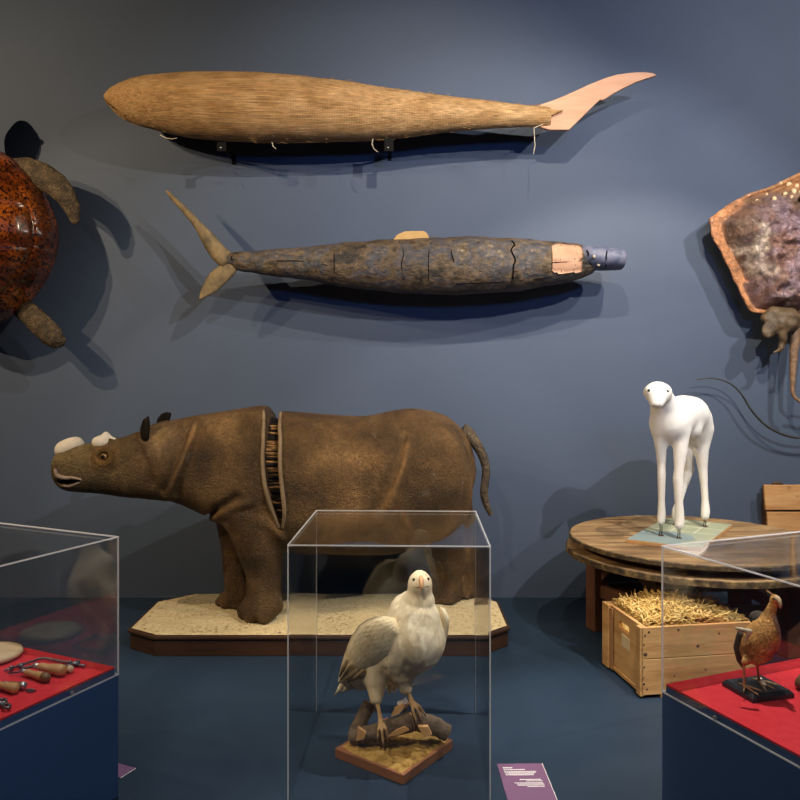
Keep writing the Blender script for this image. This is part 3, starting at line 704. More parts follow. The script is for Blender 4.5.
fl._u(fl.d_loft(head, 2.1), .045)
def c(px,py,Y): return W(px,py,Y)
# legs
fl.chain([c(256,520,4.26),c(260,545,4.27),c(264,572,4.29),c(264,594,4.29)], [.17,.138,.104,.098], .05)
fl.ell(c(262,606,4.28), (.125,.105,.075), .035)
fl.chain([c(240,515,4.52),c(240,550,4.53),c(238,575,4.53),c(240,592,4.53)], [.15,.11,.088,.085], .05)
fl.ell(c(237,598,4.56), (.115,.10,.065), .035)
fl.ell(c(436,480,4.42), (.215,.19,.36), .06, Matrix.Rotation(math.radians(-8),4,'Y'))
fl.chain([c(440,515,4.50),c(443,545,4.56),c(447,572,4.63),c(445,590,4.66)], [.16,.125,.098,.095], .05)
fl.cone(c(452,545,4.57), c(457,562,4.60), .07, .05, .05)
fl.ell(c(443,595,4.66), (.118,.10,.065), .035)
fl.chain([c(450,510,4.74),c(461,545,4.78),c(466,570,4.79),c(464,588,4.775)], [.15,.10,.082,.082], .05)
fl.ell(c(462,594,4.765), (.105,.085,.06), .03)
for cx_, cy_, Y, d in ((262,608,4.29,1),(237,601,4.56,.9),(443,597,4.66,.95),(462,597,4.76,.85)):
    for dx, dy in ((-17,-.005),(-9,-.06),(5,-.08)):
        fl.ell(c(cx_+dx*d,cy_+3*d,Y)+V((0,dy,0)), (.047*d,.042*d,.055*d), .007)
fl.cut(fl.Z-(PZ+.0135), 0)
# skin folds: raised rolls and grooves on the near side
def near(px, py, lst):
    best = None
    for _ in range(1):
        Y = AY(px)
        for _ in range(6):
            p = W(px,py,Y); r = lst; i = int(np.argmin(abs(r[:,0]-p.x))); x,zt,zb,yc,hy = r[i]
            u = max(-1,min(1,(p.z-(zt+zb)/2)/((zt-zb)/2))); Y = yc-hy*(1-abs(u)**2.25)**(1/2.25)
    return W(px,py,Y)
def roll(path, r, k=.03, lst=trunk, out=0):
    P = [near(x,y,lst)+V((0,-out,0)) for x,y in path]; fl.chain(P, [r]*len(P), k)
def groove(path, r, k=.025, lst=trunk, Ys=None):
    d = None; P = [near(x,y,lst) for x,y in path] if Ys is None else [W(x,y,Ys) for x,y in path]
    for i in range(len(P)-1):
        e = fl.d_cone(P[i],P[i+1],r,r); d = e if d is None else np.minimum(d,e)
    fl.cut(d, k)
roll([(195,425),(190,440),(184,456),(176,474),(170,488),(168,496)], .012, .05)
groove([(189,424),(184,440),(178,456),(170,474),(164,490)], .006, .04)
groove([(200,430),(195,446),(188,462),(181,480),(177,494)], .005, .04)
groove([(207,516),(216,510),(226,504),(236,498)], .018, .03); roll([(212,519),(222,515),(238,506),(250,502)], .016, .03)
roll([(232,517),(246,517),(262,520),(275,529),(283,538)], .018, .03)
groove([(404,432),(401,448),(396,468),(389,490),(384,500),(381,508)], .012, .08); roll([(410,440),(406,458),(402,474),(396,490),(390,506)], .006, .06)
groove([(462,432),(467,446),(469,462)], .012, .03)
groove([(140,447),(147,466),(152,484)], .006, .04); groove([(112,470),(126,462),(140,452)], .007, .02, head); groove([(90,470),(100,474),(114,472)], .007, .02, head)
groove([(86,452),(84,464),(88,478)], .006, .02, head)
# face
Yh = AY(70)
fl.ell(c(65,476,Yh-.01), (.072,.068,.028), .02)                       # upper lip
d = fl.d_ell(c(67,482,Yh-.085), (.068,.10,.0135)); fl.cut(d, .008)     # mouth
groove([(59,458),(63,456),(66,459)], .011, .01, head)                  # nostril
ep = near(104,456.5,head)
for a in range(12):
    th0, th1 = 2*math.pi*a/12, 2*math.pi*(a+1)/12
    fl.cone(ep+V((.043*math.cos(th0),-.004,.036*math.sin(th0))), ep+V((.043*math.cos(th1),-.004,.036*math.sin(th1))), .014, .014, .015)
fl.cut(fl.d_ell(ep+V((0,-.012,0)), (.03,.022,.023)), .01)
fl.ell(c(71,448,AY(71)), (.075,.055,.035), .02); fl.ell(c(105,440,AY(105)), (.06,.05,.03), .02)
# the split behind the shoulder
core = trunk.copy(); zc = (core[:,1]+core[:,2])/2; core[:,1] = zc+(core[:,1]-zc)*.86; core[:,2] = zc+(core[:,2]-zc)*.86; core[:,4] *= .84
dcore = fl.d_loft(core, 2.25)
gl = [(267.5,400,4.42),(268.5,410,4.40),(267.5,420,4.28),(265,440,4.14),(264,455,4.10),(264.5,468,4.09),(267,485,4.10),(272,502,4.12),(277,515,4.14),(282,526,4.18)]
gr = [(281,400,4.42),(281.5,412,4.40),(281,425,4.28),(279.5,440,4.14),(279,455,4.10),(279.5,468,4.09),(281.5,485,4.10),(284,502,4.12),(284.5,515,4.14),(283,526,4.18)]
GL = np.array([tuple(W(*q)) for q in gl]); GR = np.array([tuple(W(*q)) for q in gr])
zz = fl.Z[0,0,:]
xl = np.interp(zz, GL[::-1,2], GL[::-1,0]); xr = np.interp(zz, GR[::-1,2], GR[::-1,0])
gap = np.maximum(np.maximum(xl[None,None,:]-fl.X, fl.X-xr[None,None,:]), GL[-1,2]-fl.Z).astype(np.float32)
cutd = np.maximum(gap, -dcore).astype(np.float32)
fl.cut(cutd, .012)
v, f = fl.mesh(1)
rel = (v[:,0]-W(150,0,4.28).x)
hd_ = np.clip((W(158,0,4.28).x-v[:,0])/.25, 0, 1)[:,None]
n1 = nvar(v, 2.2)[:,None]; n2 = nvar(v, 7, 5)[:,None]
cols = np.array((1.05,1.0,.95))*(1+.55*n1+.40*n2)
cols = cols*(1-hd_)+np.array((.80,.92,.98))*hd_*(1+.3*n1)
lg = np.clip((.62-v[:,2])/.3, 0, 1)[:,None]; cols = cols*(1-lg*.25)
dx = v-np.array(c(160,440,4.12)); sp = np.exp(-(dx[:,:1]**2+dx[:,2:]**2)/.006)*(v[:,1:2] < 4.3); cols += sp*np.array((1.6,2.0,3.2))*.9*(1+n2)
k = np.exp(-((np.linalg.norm(v-np.array(ep),axis=1))/.075)**4)[:,None]; cols = cols*(1-k)+np.array((1.5,1.35,.85))*k
dv = np.interp(v[:,2], GL[::-1,2], GL[::-1,0]); dv2 = np.interp(v[:,2], GR[::-1,2], GR[::-1,0])
ii = np.clip(((v-fl.lo)/fl.h).round().astype(int), 0, np.array(fl.D.shape)-1)
ing = ((v[:,0] > dv+.006) & (v[:,0] < dv2-.006) & (dcore[ii[:,0],ii[:,1],ii[:,2]] < .02) & (v[:,2] > GL[-1,2]))[:,None]
cols = np.where(ing, np.array((.10,.08,.06)), cols)
sx = 400+v[:,0]/v[:,1]*F; sy = HY-(v[:,2]-EYE)/v[:,1]*F
def worn(path, wd, k):
    global cols
    d = np.full(len(v), 99.0)
    for (x0_,y0_),(x1_,y1_) in zip(path[:-1], path[1:]):
        dx_, dy_ = x1_-x0_, y1_-y0_; u_ = np.clip(((sx-x0_)*dx_+(sy-y0_)*dy_)/(dx_*dx_+dy_*dy_),0,1)
        d = np.minimum(d, np.hypot(sx-x0_-dx_*u_, sy-y0_-dy_*u_))
    cols = cols*(1+(k*np.exp(-(d/wd)**2)*(v[:,1] < AY(250)))[:,None])
worn([(195,427),(190,440),(184,456),(176,474),(170,490)], 2.2, 1.1); worn([(406,446),(402,466),(394,488),(385,508)], 3.5, .8)
worn([(258,505),(270,517),(280,532)], 3, .9); worn([(212,517),(226,510),(240,503)], 2.5, .6); worn([(461,430),(470,450),(474,470)], 3, .9)
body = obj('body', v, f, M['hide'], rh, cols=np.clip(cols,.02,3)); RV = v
# pale rolled lips of the split: trace the rim over the back and down the near side
def rim(P, sx, name):
    path = []
    for x,_,z in P[::1]:
        i = int(np.argmin(abs(trunk[:,0]-x))); _,zt,zb,yc,hy = trunk[i]
        u = max(-1,min(1,(z-(zt+zb)/2)/((zt-zb)/2)))
        path.append((x+sx, yc-hy*(1-abs(u)**2.25)**(1/2.25)-.004, min(z,zt)))
    return obj_tube(path, name)
def obj_tube(path, name):
    q = spline(path[1:], 50); return MB().tube(q, np.interp(np.linspace(0,1,50),[0,.2,.8,1],[.008,.011,.012,.008]), 8).build(name, M['hide_edge'], rh, label='pale rolled edge of the split hide')
rim(GL, -.006, 'hide_edge'); rim(GR, .006, 'hide_edge')
mb = MB(); mb2 = MB()
for i in range(48):                     # reed bundles packed behind the split
    u = (i+.5)/48; z = lerp(GL[1][2]-.075, GL[-1][2]+.035, u)+random.uniform(-.003,.003)
    a = np.interp(z, GL[::-1,2], GL[::-1,0]); b = np.interp(z, GR[::-1,2], GR[::-1,0])
    k_ = int(np.argmin(abs(core[:,0]-(a+b)/2))); _,zt,zb,yc,hy = core[k_]
    s = max(-1,min(1,(z-(zt+zb)/2)/((zt-zb)/2))); y = yc-hy*(1-abs(s)**2.25)**(1/2.25)
    (mb2 if (random.random() < .15+.75*u) else mb).tube([V((a-.012,y-.002+random.uniform(-.006,.012),z+random.uniform(-.004,.004))),V(((a+b)/2,y-.010+random.uniform(-.006,.006),z)),V((b+.012,y-.002+random.uniform(-.006,.012),z+random.uniform(-.004,.004)))], random.uniform(.006,.011), 6)
mb.build_each('reed_stuffing', M['stick'], rh); mb2.build_each('dark_stuffing', M['stickdark'], rh)
# horns sawn short, ears, eye, lips, tail
def stump(name, pts, Y, w):
    A = [W(x,y,Y) for x,y in pts]; bb = Field(tuple(np.min([tuple(p) for p in A],0)-.1), tuple(np.max([tuple(p) for p in A],0)+.1), .006)
    cpt = sum(A, V((0,0,0)))/len(A)
    return A, cpt, bb
_,cp,bb = stump('h', [(58,452),(82,440)], AY(70), .05)
bb.ell(W(71,447.5,AY(70)), (.056,.052,.046), 0, Matrix.Rotation(math.radians(-8),4,'Y')).cone(W(64,450,AY(64)), W(76,445,AY(76)), .05,.045,.03)
v,f = bb.mesh(1); obj('front_horn_stump', v, f, M['horn'], rh)
_,cp,bb = stump('h', [(94,446),(116,432)], AY(105), .05)
bb.cone(W(103,442,AY(104)-.02), W(106,434.3,AY(105)-.01), .050,.012,0).cone(W(98,442.5,AY(98)-.02), W(115,441,AY(113)-.02), .026,.010,.035).cone(W(106,435,AY(105)-.01), W(115,441,AY(113)-.02), .014,.012,.02)
v,f = bb.mesh(1); obj('rear_horn_stump', v, f, M['horn'], rh)
def ear(pts, Y, lean):
    bb = Field(tuple(np.min([tuple(W(x,y,Y)) for x,y in pts],0)-.09), tuple(np.max([tuple(W(x,y,Y)) for x,y in pts],0)+.09), .006)
    P = [W(x,y,Y+lean*i) for i,(x,y) in enumerate(pts)]
    bb.chain(P, [.020,.030,.034,.028,.012], .015, flat=((.5,.86,0),1.8))
    bb.cut(bb.d_ell((P[2]+P[3])/2+V((-.022,-.022,0)), (.02,.02,.055)), .01)
    v, f = bb.mesh(1); obj('ear', v, f, M['ear'], rh, label='dark stiff ear')
ear([(146,444),(145,437),(145,429),(146,423),(148,418)], 4.16, 0); ear([(159,424),(161,421),(164,418.5),(167,416.5),(170,414)], 4.38, 0)
e = MB().ball(ep+V((0,.004,0)), (.024,.021,.021)).build('eye', M['iris'], rh)
MB().ball(ep+V((-.002,-.013,0)), (.0115,.007,.0115)).build('pupil', M['black'], e)
mb = MB().tube(spline([tuple(hit(RV,x,y)) for x,y in ((54,468),(56,473),(60,477.5),(66,479.5),(74,480),(80,480.5))],24), np.interp(np.linspace(0,1,24),[0,.25,.6,1],[.009,.014,.011,.005]), 8)
mb.tube(spline([tuple(hit(RV,x,y)) for x,y in ((63,484),(70,485),(78,484),(83,482))],16), [.006]*4+[.008]*8+[.005]*4, 8)
mb.build_each('lip', M['lip'], rh)
MB().tube(spline([tuple(W(x,y,Y)) for x,y,Y in ((462,431,4.60),(470,436,4.60),(478,447,4.58),(483.5,458,4.57),(486,470,4.57),(485,482,4.57),(484,494,4.57),(486.5,505,4.57),(491,515,4.57))],44), np.interp(np.linspace(0,1,44),[0,.15,.5,.8,1],[.055,.036,.026,.025,.014]), 10).build('tail', M['flipper'], rh)

# ------------------------------------------------------------------ round table, painted board and plaster animal
TX, TYY, TZ, TR = 1.70, 4.30, .60, .70
t = thing('round_table', (TX,TYY,0), 'worn round two-tier wooden table at right, under the white plaster animal', 'table')
fr = Fr((TX,TYY,0),(math.cos(.3),math.sin(.3),0))
def disc(r, z0, z1, seed, jit):
    n = 140; v = []; f = []
    for z, k in ((z0,.985),(z0+.004,1),(z1-.004,1),(z1,.988)):
        for j in range(n):
            th = 2*math.pi*j/n; q = r*k*(1+jit*noise.noise(V((math.cos(th)*9,math.sin(th)*9,seed)))*(1 if z>z0 else 1)); v.append(fr(q*math.cos(th),q*math.sin(th),z))
    for i in range(3):
        for j in range(n): f.append((i*n+j,i*n+(j+1)%n,(i+1)*n+(j+1)%n,(i+1)*n+j))
    nf = len(f); f.append(tuple(range(n-1,-1,-1))); f.append(tuple(3*n+j for j in range(n)))
    return v, f, [1]*nf+[0,0]
v,f,fm = disc(TR,TZ-.028,TZ,1,.004); obj('table_top', v, f, None, t, mats=[M['tabletop'],M['tableedge']], fm=fm, smooth=False)
v,f,fm = disc(TR+.02,TZ-.105,TZ-.068,4,.006); obj('lower_tier', v, f, None, t, mats=[M['tabletop'],M['tableedge']], fm=fm, smooth=False)
MB().lathe(Fr((TX,TYY,0),(1,0,0)), [(TR-.10,TZ-.07),(TR-.10,TZ-.027)], 60).build('core_ring', M['darkwood'], t, smooth=False)
legs = [(1.20,4.50),(1.42,4.07),(2.13,4.06),(2.12,4.62)]
for i,(x,y) in enumerate(legs):
    q = Fr((x,y,0), (math.cos(.3),math.sin(.3),0))
    MB().box(q,(-.05,-.05,0),(.05,.05,TZ-.104)).build('leg', M['darkwood'], t, smooth=False, bevel=.004)
for i in range(4):
    a, b = V((*legs[i],0)), V((*legs[(i+1)%4],0)); q = Fr(a, b-a); L = (b-a).length
    MB().box(q,(.03,-.018,.20),(L-.03,.018,.275)).build('stretcher', M['darkwood'], t, smooth=False, bevel=.003)
    MB().box(q,(.03,-.02,TZ-.17),(L-.03,.02,TZ-.104)).build('apron', M['darkwood'], t, smooth=False, bevel=.003)
    for s in (0,1):
        pts = [(.05,TZ-.165),(.20,TZ-.165),(.05,TZ-.29)]
        MB().prism([q(p if not s else L-p,-.012,z) for p,z in pts], q.y*.024).build('corner_brace', M['darkwood'], t, smooth=False)

pl, pb, pr_, pf_ = onz(630,540,TZ+.02), onz(684,518,TZ+.02), onz(731,525,TZ+.02), onz(689,549.5,TZ+.02)
q = Fr((*((pl+pf_)/2).to_2d(),TZ), V((.56,.83,0)).cross(V((0,0,1)))); BW, BL = .40, .80
q = Fr((1.43,4.03,TZ), (.83,-.56,0), (.58,.83,0))
t = thing('painted_board', q(0,BL/2,0), 'pale green and grey-blue painted board on the round table, under the plaster animal', 'board')
MB().box(q,(-BW/2,0,.0005),(BW/2,BL,.019)).build('board', M['boardedge'], t, smooth=False, bevel=.002)
MB().box(q,(-BW/2+.003,.003,.0192),(BW/2-.003,BL-.003,.021)).build('green_paint_layer', M['palegreen'], t, smooth=False)
pts = [(-BW/2+.004,.004),(BW/2-.10,.004),(BW/2-.13,.10),(BW/2-.07,.19),(BW/2-.12,.30),(-.02,.36),(-BW/2+.05,.30),(-BW/2+.004,.33)]
MB().prism([q(a,b,.0211) for a,b in pts], (0,0,.0009)).build('blue_paint_patch', M['paleblue'], t, smooth=False)
mb = MB()
for b in (.40,.57): mb.box(q,(-BW/2+.01,b,.0211),(BW/2-.01,b+.004,.0217))
for a in (-.06,.07): mb.box(q,(a,.37,.0211),(a+.004,BL-.01,.0217))
mb.build_each('grid_line', M['white'], t, smooth=False)

LZ = TZ+.0222
la = thing('plaster_animal', (1.65,4.34,LZ), 'white plaster long-legged young animal on pegs, standing on the painted board', 'plaster figure')
fl = Field((1.30,3.86,LZ), (2.08,4.72,1.60), .0075)
def lw(px,py,Y): return W(px,py,Y)
fl.ell(lw(657.5,392,4.08), (.068,.080,.058), 0)
fl.cone(lw(657.5,395,4.05), lw(656.8,401,4.0), .058, .042, .03)
fl.ell(lw(685,429,4.37), (.085,.13,.075), .04)
fl.ell(lw(656.5,404,3.985), (.032,.032,.022), .012)
fl.ell(lw(648.5,391,4.045), (.016,.02,.02), .03).ell(lw(667,391.5,4.05), (.016,.02,.02), .03)
fl.ell(lw(647,392,4.10), (.016,.028,.020), .02)
fl.chain([lw(661,396,4.13),lw(665,408,4.18),lw(669,420,4.21)], [.062,.080,.098], .04)
fl.ell(lw(669.5,424,4.23), (.104,.12,.115), .04)
fl.chain([lw(676,417,4.26),lw(683,414,4.34),lw(690,414.5,4.43),lw(694,420,4.50)], [.108,.110,.110,.104], .04)
fl.ell(lw(696,426,4.51), (.070,.10,.12), .04)
fl.ell(lw(671,435,4.23), (.068,.065,.042), .03)
def limb(pts, rad, k=.025): fl.chain([lw(*p) for p in pts], rad, k)
limb([(661,432,4.21),(661,450,4.215),(661.5,465,4.225),(661.5,475,4.225),(661.5,500,4.23),(661.5,515,4.235),(661,521,4.23)], [.048,.030,.0235,.0235,.019,.024,.022])
limb([(680.5,432,4.19),(680.3,450,4.175),(679,470,4.165),(678,478,4.165),(679,503,4.16),(679.5,520,4.16),(679,525,4.155)], [.052,.038,.027,.028,.023,.028,.026])
limb([(702,430,4.50),(701.5,450,4.50),(702.5,468,4.51),(704,485,4.51),(705,500,4.505),(705.5,511,4.495),(705,516,4.49)], [.068,.042,.029,.022,.021,.027,.025])
limb([(687,430,4.56),(687,452,4.56),(689.5,470,4.60),(684,485,4.585),(678.5,503,4.565),(676,511,4.545),(675.5,516,4.54)], [.065,.040,.029,.023,.021,.025,.023])
v, f = fl.mesh(2); obj('body', v, f, M['plaster'], la); LV = v
mb = MB()
for x,y in ((648.5,389.8),(668,391.2)): p = hit(LV,x,y,1.2); mb.ball(p+V((0,.004,0)), (.0095,.008,.0085))
mb.build_each('eye', M['black'], la)
mb = MB().tube(spline([tuple(hit(LV,x,y,1.2)) for x,y in ((652,405.5),(656.5,407),(661,405))],8), .0025, 5); mb.build('mouth_line', M['lip'], la)
for px,py,Y,r in ((661,523,4.23,.03),(679,527,4.155,.033),(705,518,4.49,.03),(675.5,518,4.54,.03)):
    p = lw(px,py,Y); mb = MB()
    for dx in (-.007,.007): mb.tube([V((p.x+dx,p.y+abs(dx),LZ)),V((p.x+dx*.7,p.y,LZ+.03)),V((p.x+dx,p.y,p.z+.03))], .0028, 7)
    mb.lathe(Fr((p.x,p.y,LZ),(1,0,0)), [(.016,0),(.016,.004),(.008,.006)], 12); mb.build('peg', M['rust'], la)

# ------------------------------------------------------------------ crate of straw
A = V((1.14,3.50,0)); q = Fr(A, (.56,.086,0)); CL, CW, CH, th = .60, .43, .337, .018
t = thing('straw_crate', q(CL/2,CW/2,0), 'open light pine crate full of straw, on the floor in front of the round table', 'crate')
for nm, b in (('front_board', 0), ('back_board', CW-th)):
    for z0, z1 in ((.016,.186),(.188,CH)): MB().box(q,(0,b,z0),(CL,b+th,z1)).build(nm, M['pine'], t, smooth=False, bevel=.003)
def endpanel(a0, out):
    mb = MB(); a1 = a0+th; h0, h1, z0, z1 = CW/2-.065, CW/2+.055, CH-.085, CH-.047
    mb.box(q,(a0,th,.016),(a1,CW-th,z0)).box(q,(a0,th,z1),(a1,CW-th,CH)).box(q,(a0,th,z0),(a1,h0,z1)).box(q,(a0,h1,z0),(a1,CW-th,z1))
    for b in (h0,h1):     # rounded ends of the hand slot
        s = 1 if b == h0 else -1; zc_ = (z0+z1)/2; rr = (z1-z0)/2
        for u in (1,-1):
            pts = [(b,zc_+u*rr)]+[(b+s*rr*(1-math.cos(k*math.pi/12)),zc_+u*rr*math.sin(k*math.pi/12)) for k in range(7)]
            mb.prism([q(a0,y,z) for y,z in pts], q.x*th)
    mb.build('end_board', M['pine'], t, smooth=False)
endpanel(.014, 0); endpanel(CL-.014-th, 1)
for a in (-.004, CL-.014):
    MB().box(q,(a,CW-.074,.01),(a+.018,CW-.001,CH+.002)).build('corner_post', M['pine'], t, smooth=False, bevel=.004)
    MB().box(q,(a,.0,.01),(a+.018,.045,CH+.001)).build('corner_post', M['pine'], t, smooth=False, bevel=.004)
    MB().box(q,(a+.007,CW-.112,.016),(a+.012,CW-.074,CH-.01)).build('batten', M['pinedark'], t, smooth=False)
MB().box(q,(.01,th,.016),(CL-.01,CW-th,.032)).build('bottom_board', M['pine'], t, smooth=False)
for a in (.10, CL-.16): MB().box(q,(a,.0,0),(a+.022,CW,.0165)).build('skid', M['pinedark'], t, smooth=False)
MB().box(q,(.0125,CW*.42-.035,CH-.165),(.0142,CW*.42+.05,CH-.105)).build('paper_label', M['paper'], t, smooth=False)
mb = MB()
for a,z,r in ((.02,.30,.006),(.015,.255,.005),(.04,.315,.007),(.022,.21,.012),(.016,.15,.006),(.014,.07,.008),(.012,.10,.004),(.19,.318,.008),(.29,.235,.009),(.03,.045,.006),(.17,.10,.006),(.33,.12,.007),(.40,.29,.006)):
    mb.lathe(Fr(q(a,-.0006,z), q.x, q.z, q.y*-1), [(r*.95,-.001),(r*.6,.0006)], 10)
mb.build_each('nail_knot', M['knot'], t)
mb = MB(); rs = random.Random(5)
def heap(a, b): 
    return CH+.012+.062*math.exp(-((a-CL*.45)/.19)**2-((b-CW*.52)/.17)**2)
for i in range(1700):
    a, b = rs.uniform(.05,CL-.06), rs.uniform(.04,CW-.04)
    z = heap(a,b)-abs(rs.gauss(0,.020)); L = rs.uniform(.04,.15); th_ = rs.uniform(0,6.28); el = rs.gauss(0,.42)
    d = V((math.cos(th_)*math.cos(el),math.sin(th_)*math.cos(el),math.sin(el)))*L/2; bend = V((rs.gauss(0,.008),rs.gauss(0,.008),rs.gauss(.004,.010)))
    p0 = V((a,b,z)); pts = [p0-d, p0+bend, p0+d]
    if i > 60 :
        for k_ in (0,2):
            x = pts[k_]; pts[k_] = V((min(max(x.x,.034),CL-.036), min(max(x.y,.022),CW-.022), x.z))
    else:
        pts = [V((x.x,x.y,max(x.z,CH+.012))) for x in pts]
    mb.tube([q(*x) for x in pts], rs.uniform(.0013,.0034), 4)
mb.box(q,(.036,.022,.034),(CL-.036,CW-.022,CH-.02))
tag(mb.build('straw', M['straw'], None, q(CL/2,CW/2,.034)), 'heap of loose golden straw filling the pine crate', 'straw', kind='stuff')

# ------------------------------------------------------------------ plank panel behind the table
PY = 5.03; x0 = W(764,0,PY).x; q = Fr((x0,PY,0),(1,0,0)); zt = W(0,485,PY).z
t = thing('plank_panel', q(.35,.05,0), 'orange weathered plank panel standing against the wall behind the round table, at the right edge', 'plank panel')
MB().prism([q(.012,0,zt-.170),q(.72,0,zt-.170),q(.72,0,zt),q(0,0,zt)], (0,.02,0)).build('plank', M['orangepine'], t, smooth=False, bevel=.003)
for a,b in ((zt-.36,zt-.184),(zt-.55,zt-.374),(.0,zt-.562)):
    MB().prism([q(.030 if b > zt-.2 else .02,0,a),q(.72,0,a),q(.72,0,b),q(.022,0,b)], (0,.02,0)).build('plank', M['orangepine'], t, smooth=False, bevel=.003)
for a in (.035,.64): MB().box(q,(a,.0205,.0),(a+.045,.095,zt-.01)).build('backing_batten', M['darkwood'], t, smooth=False)
kx = W(778,0,PY).x-x0
MB().tube([q(kx-.035,.012,zt+.005),q(kx-.012,.012,zt+.013),q(kx+.012,.012,zt+.012),q(kx+.036,.012,zt+.005)], [.006,.011,.011,.006], 8).build('rope_knot', M['knot'], t)

# ------------------------------------------------------------------ acrylic display cases
def acrylic_cover(name, q, lx, ly, z0, z1, label, loc, screws=(), em='edge'):
    """open-bottomed clear box on frame q, 0..lx by 0..ly"""
    th = .007; e = .0065
    t = thing(name, loc, label, 'display case', 'clear acrylic display cases')
    for a, b in (((0,0,z0),(lx,th,z1-th)),((0,ly-th,z0),(lx,ly,z1-th)),((0,th,z0),(th,ly-th,z1-th)),((lx-th,th,z0),(lx,ly-th,z1-th))):
        MB().box(q,a,b).build('side_panel', M['acrylic'], t, smooth=False)
    MB().box(q,(0,0,z1-th),(lx,ly,z1)).build('top_panel', M['acrylic'], t, smooth=False)
    s = .0022
    def strip(a, b, w=None):
        w = w or s
        lo = [min(a[i],b[i])-(w if i else w) for i in range(3)]; hi = [max(a[i],b[i])+w for i in range(3)]
        MB().box(q,lo,hi).build('polished_edge', M[em], t, smooth=False)
    for x,y in ((0,0),(lx,0),(lx,ly),(0,ly)): strip((x,y,z0+.004),(x,y,z1-.004))
    for z, w in ((z1,s),(z0+s,s)):
        if z0 < .1 and z < .1: continue
        strip((0,0,z),(lx,0,z),w); strip((0,ly,z),(lx,ly,z),w); strip((0,0,z),(0,ly,z),w); strip((lx,0,z),(lx,ly,z),w)
    for (x,y,z,nx,ny) in screws:
        c0 = q(x,y,z); n = q.x*nx+q.y*ny
        MB().lathe(Fr(c0,V((0,0,1)),n.cross(V((0,0,1))),n), [(.007,-.001),(.007,.003),(.004,.0045)], 14).build('screw', M['bright'], t)
    return t
def pedestal_case(tagname, C, u, v, L, D, where, group):
    """pedestal with red platform and acrylic cover; u runs towards the viewer from corner C, v away"""
    q = Fr((*C,0), (*u,0), (*v,0)); H = .439
    c0 = q(L/2,D/2,0)
    p = thing('display_pedestal', c0, f'navy blue box pedestal under the {where} display case', 'pedestal', 'navy display pedestals')
    MB().box(q,(-.001,-.001,0),(L+.001,D+.001,H)).build('plinth_body', M['pedestal'], p, smooth=False, bevel=.002)
    MB().box(q,(.0085,.0085,H),(L-.0085,D-.0085,H+.024)).build('raised_platform', M['pedestal'], p, smooth=False)
    MB().box(q,(.0085,.0085,H+.024),(L-.0085,D-.0085,H+.031)).build('red_felt', M['felt'], p, smooth=False, label='red felt covering')
    return q, H+.031
# left
LC, lu, lv = (-1.021,2.68), (-.418,-.908), (-.908,.418)
ql, RZ = pedestal_case('left', LC, lu, lv, 1.05, .75, 'left', 0)
acrylic_cover('display_case', ql, 1.05, .75, .439, .939, 'clear acrylic display case over tools on red felt, at the left edge', ql(.5,.37,.439), [(.205,-.001,.452,0,-1),(.75,-.001,.452,0,-1)])
# right
RC, ru, rv = (.897,2.53), (.375,-.927), (.927,.375)
qr, _ = pedestal_case('right', RC, ru, rv, 1.0, .75, 'right', 0)
acrylic_cover('display_case', qr, 1.0, .75, .439, .939, 'clear acrylic display case over a small brown bird on red felt, at right', qr(.5,.37,.439), [(.235,-.001,.452,0,-1),(.75,-.001,.452,0,-1)])
# centre
EQ = Fr((-.402,2.652,0),(1,0,0))
a_, b_ = W(288,546,2.652), W(318,510.5,3.36)
qc = Fr((a_.x,2.652,0),(1,-.03,0)); cw = W(489.5,546,2.652).x-a_.x
acrylic_cover('display_case', qc, cw, .715, .0, a_.z+.003, 'tall clear acrylic case around the white eagle, standing on the floor', qc(cw/2,.36,0), em='edge2')

# ------------------------------------------------------------------ white eagle on its base
q = Fr((.0126,2.75,0), (-.277,.206,0), (.21,.266,0)); S = .34; BT = .045
q.y = V((.206,.277,0)).normalized()
t = thing('eagle_base', q(S/2,S/2,0), 'square reddish wooden base with dry moss and broken branches, under the white eagle', 'mount base')
MB().box(q,(0,0,0),(S,S,BT-.006)).build('board', M['redwood'], t, smooth=False, bevel=.003)
v = []; f = []; n = 50
for i in range(n+1):
    for j in range(n+1):
        a, b = .008+(S-.016)*i/n, .008+(S-.016)*j/n; p = q(a,b,0); ed = min(1,min(i,n-i,j,n-j)/4)
        v.append(q(a,b,BT-.007+ed*(.008+.010*noise.noise(p*11)+.006*noise.noise(p*37))))
for i in range(n):
    for j in range(n): f.append((i*(n+1)+j,(i+1)*(n+1)+j,(i+1)*(n+1)+j+1,i*(n+1)+j+1))
obj('dry_moss', v, f, M['moss'], t)
def branch(pts, rads, seed, par=t):
    P = spline([tuple(p) for p in pts], 26); R = np.interp(np.linspace(0,1,26), np.linspace(0,1,len(rads)), rads)
    mb = MB().tube(P, R, 16); vv = []
    for p in mb.v: vv.append(p+V((1,1,1))*.004*noise.noise(p*40+V((seed,0,0))))
    b = obj('branch', vv, mb.f, M['bark'], par)
    m2 = MB()
    for k, s in ((0,-1),(25,1)):
        d = V(P[k])-V(P[k-s]); d.normalize(); z = d; x = z.cross(V((0,0,1))).normalized()
        m2.lathe(Fr(V(P[k]),x,z.cross(x),z), [(R[k]*.97,-.004),(R[k]*.9,.003),(R[k]*.3,.005)], 16)
    m2.build_each('cut_end', M['cutwood'], b, label='fresh orange cut wood')
    return b
branch([W(352,737,2.99),W(372,733,2.97),W(392,727,2.95),W(412,722,2.96)], [.034,.032,.034,.038], 1)
branch([W(404,722,2.99),W(420,722,2.98),W(436,727,2.97),W(447,733,2.97)], [.038,.037,.036,.034], 2)
branch([W(356,731,3.06),W(362,718,3.09),W(370,704,3.12)], [.030,.028,.030], 3)
mb = MB()
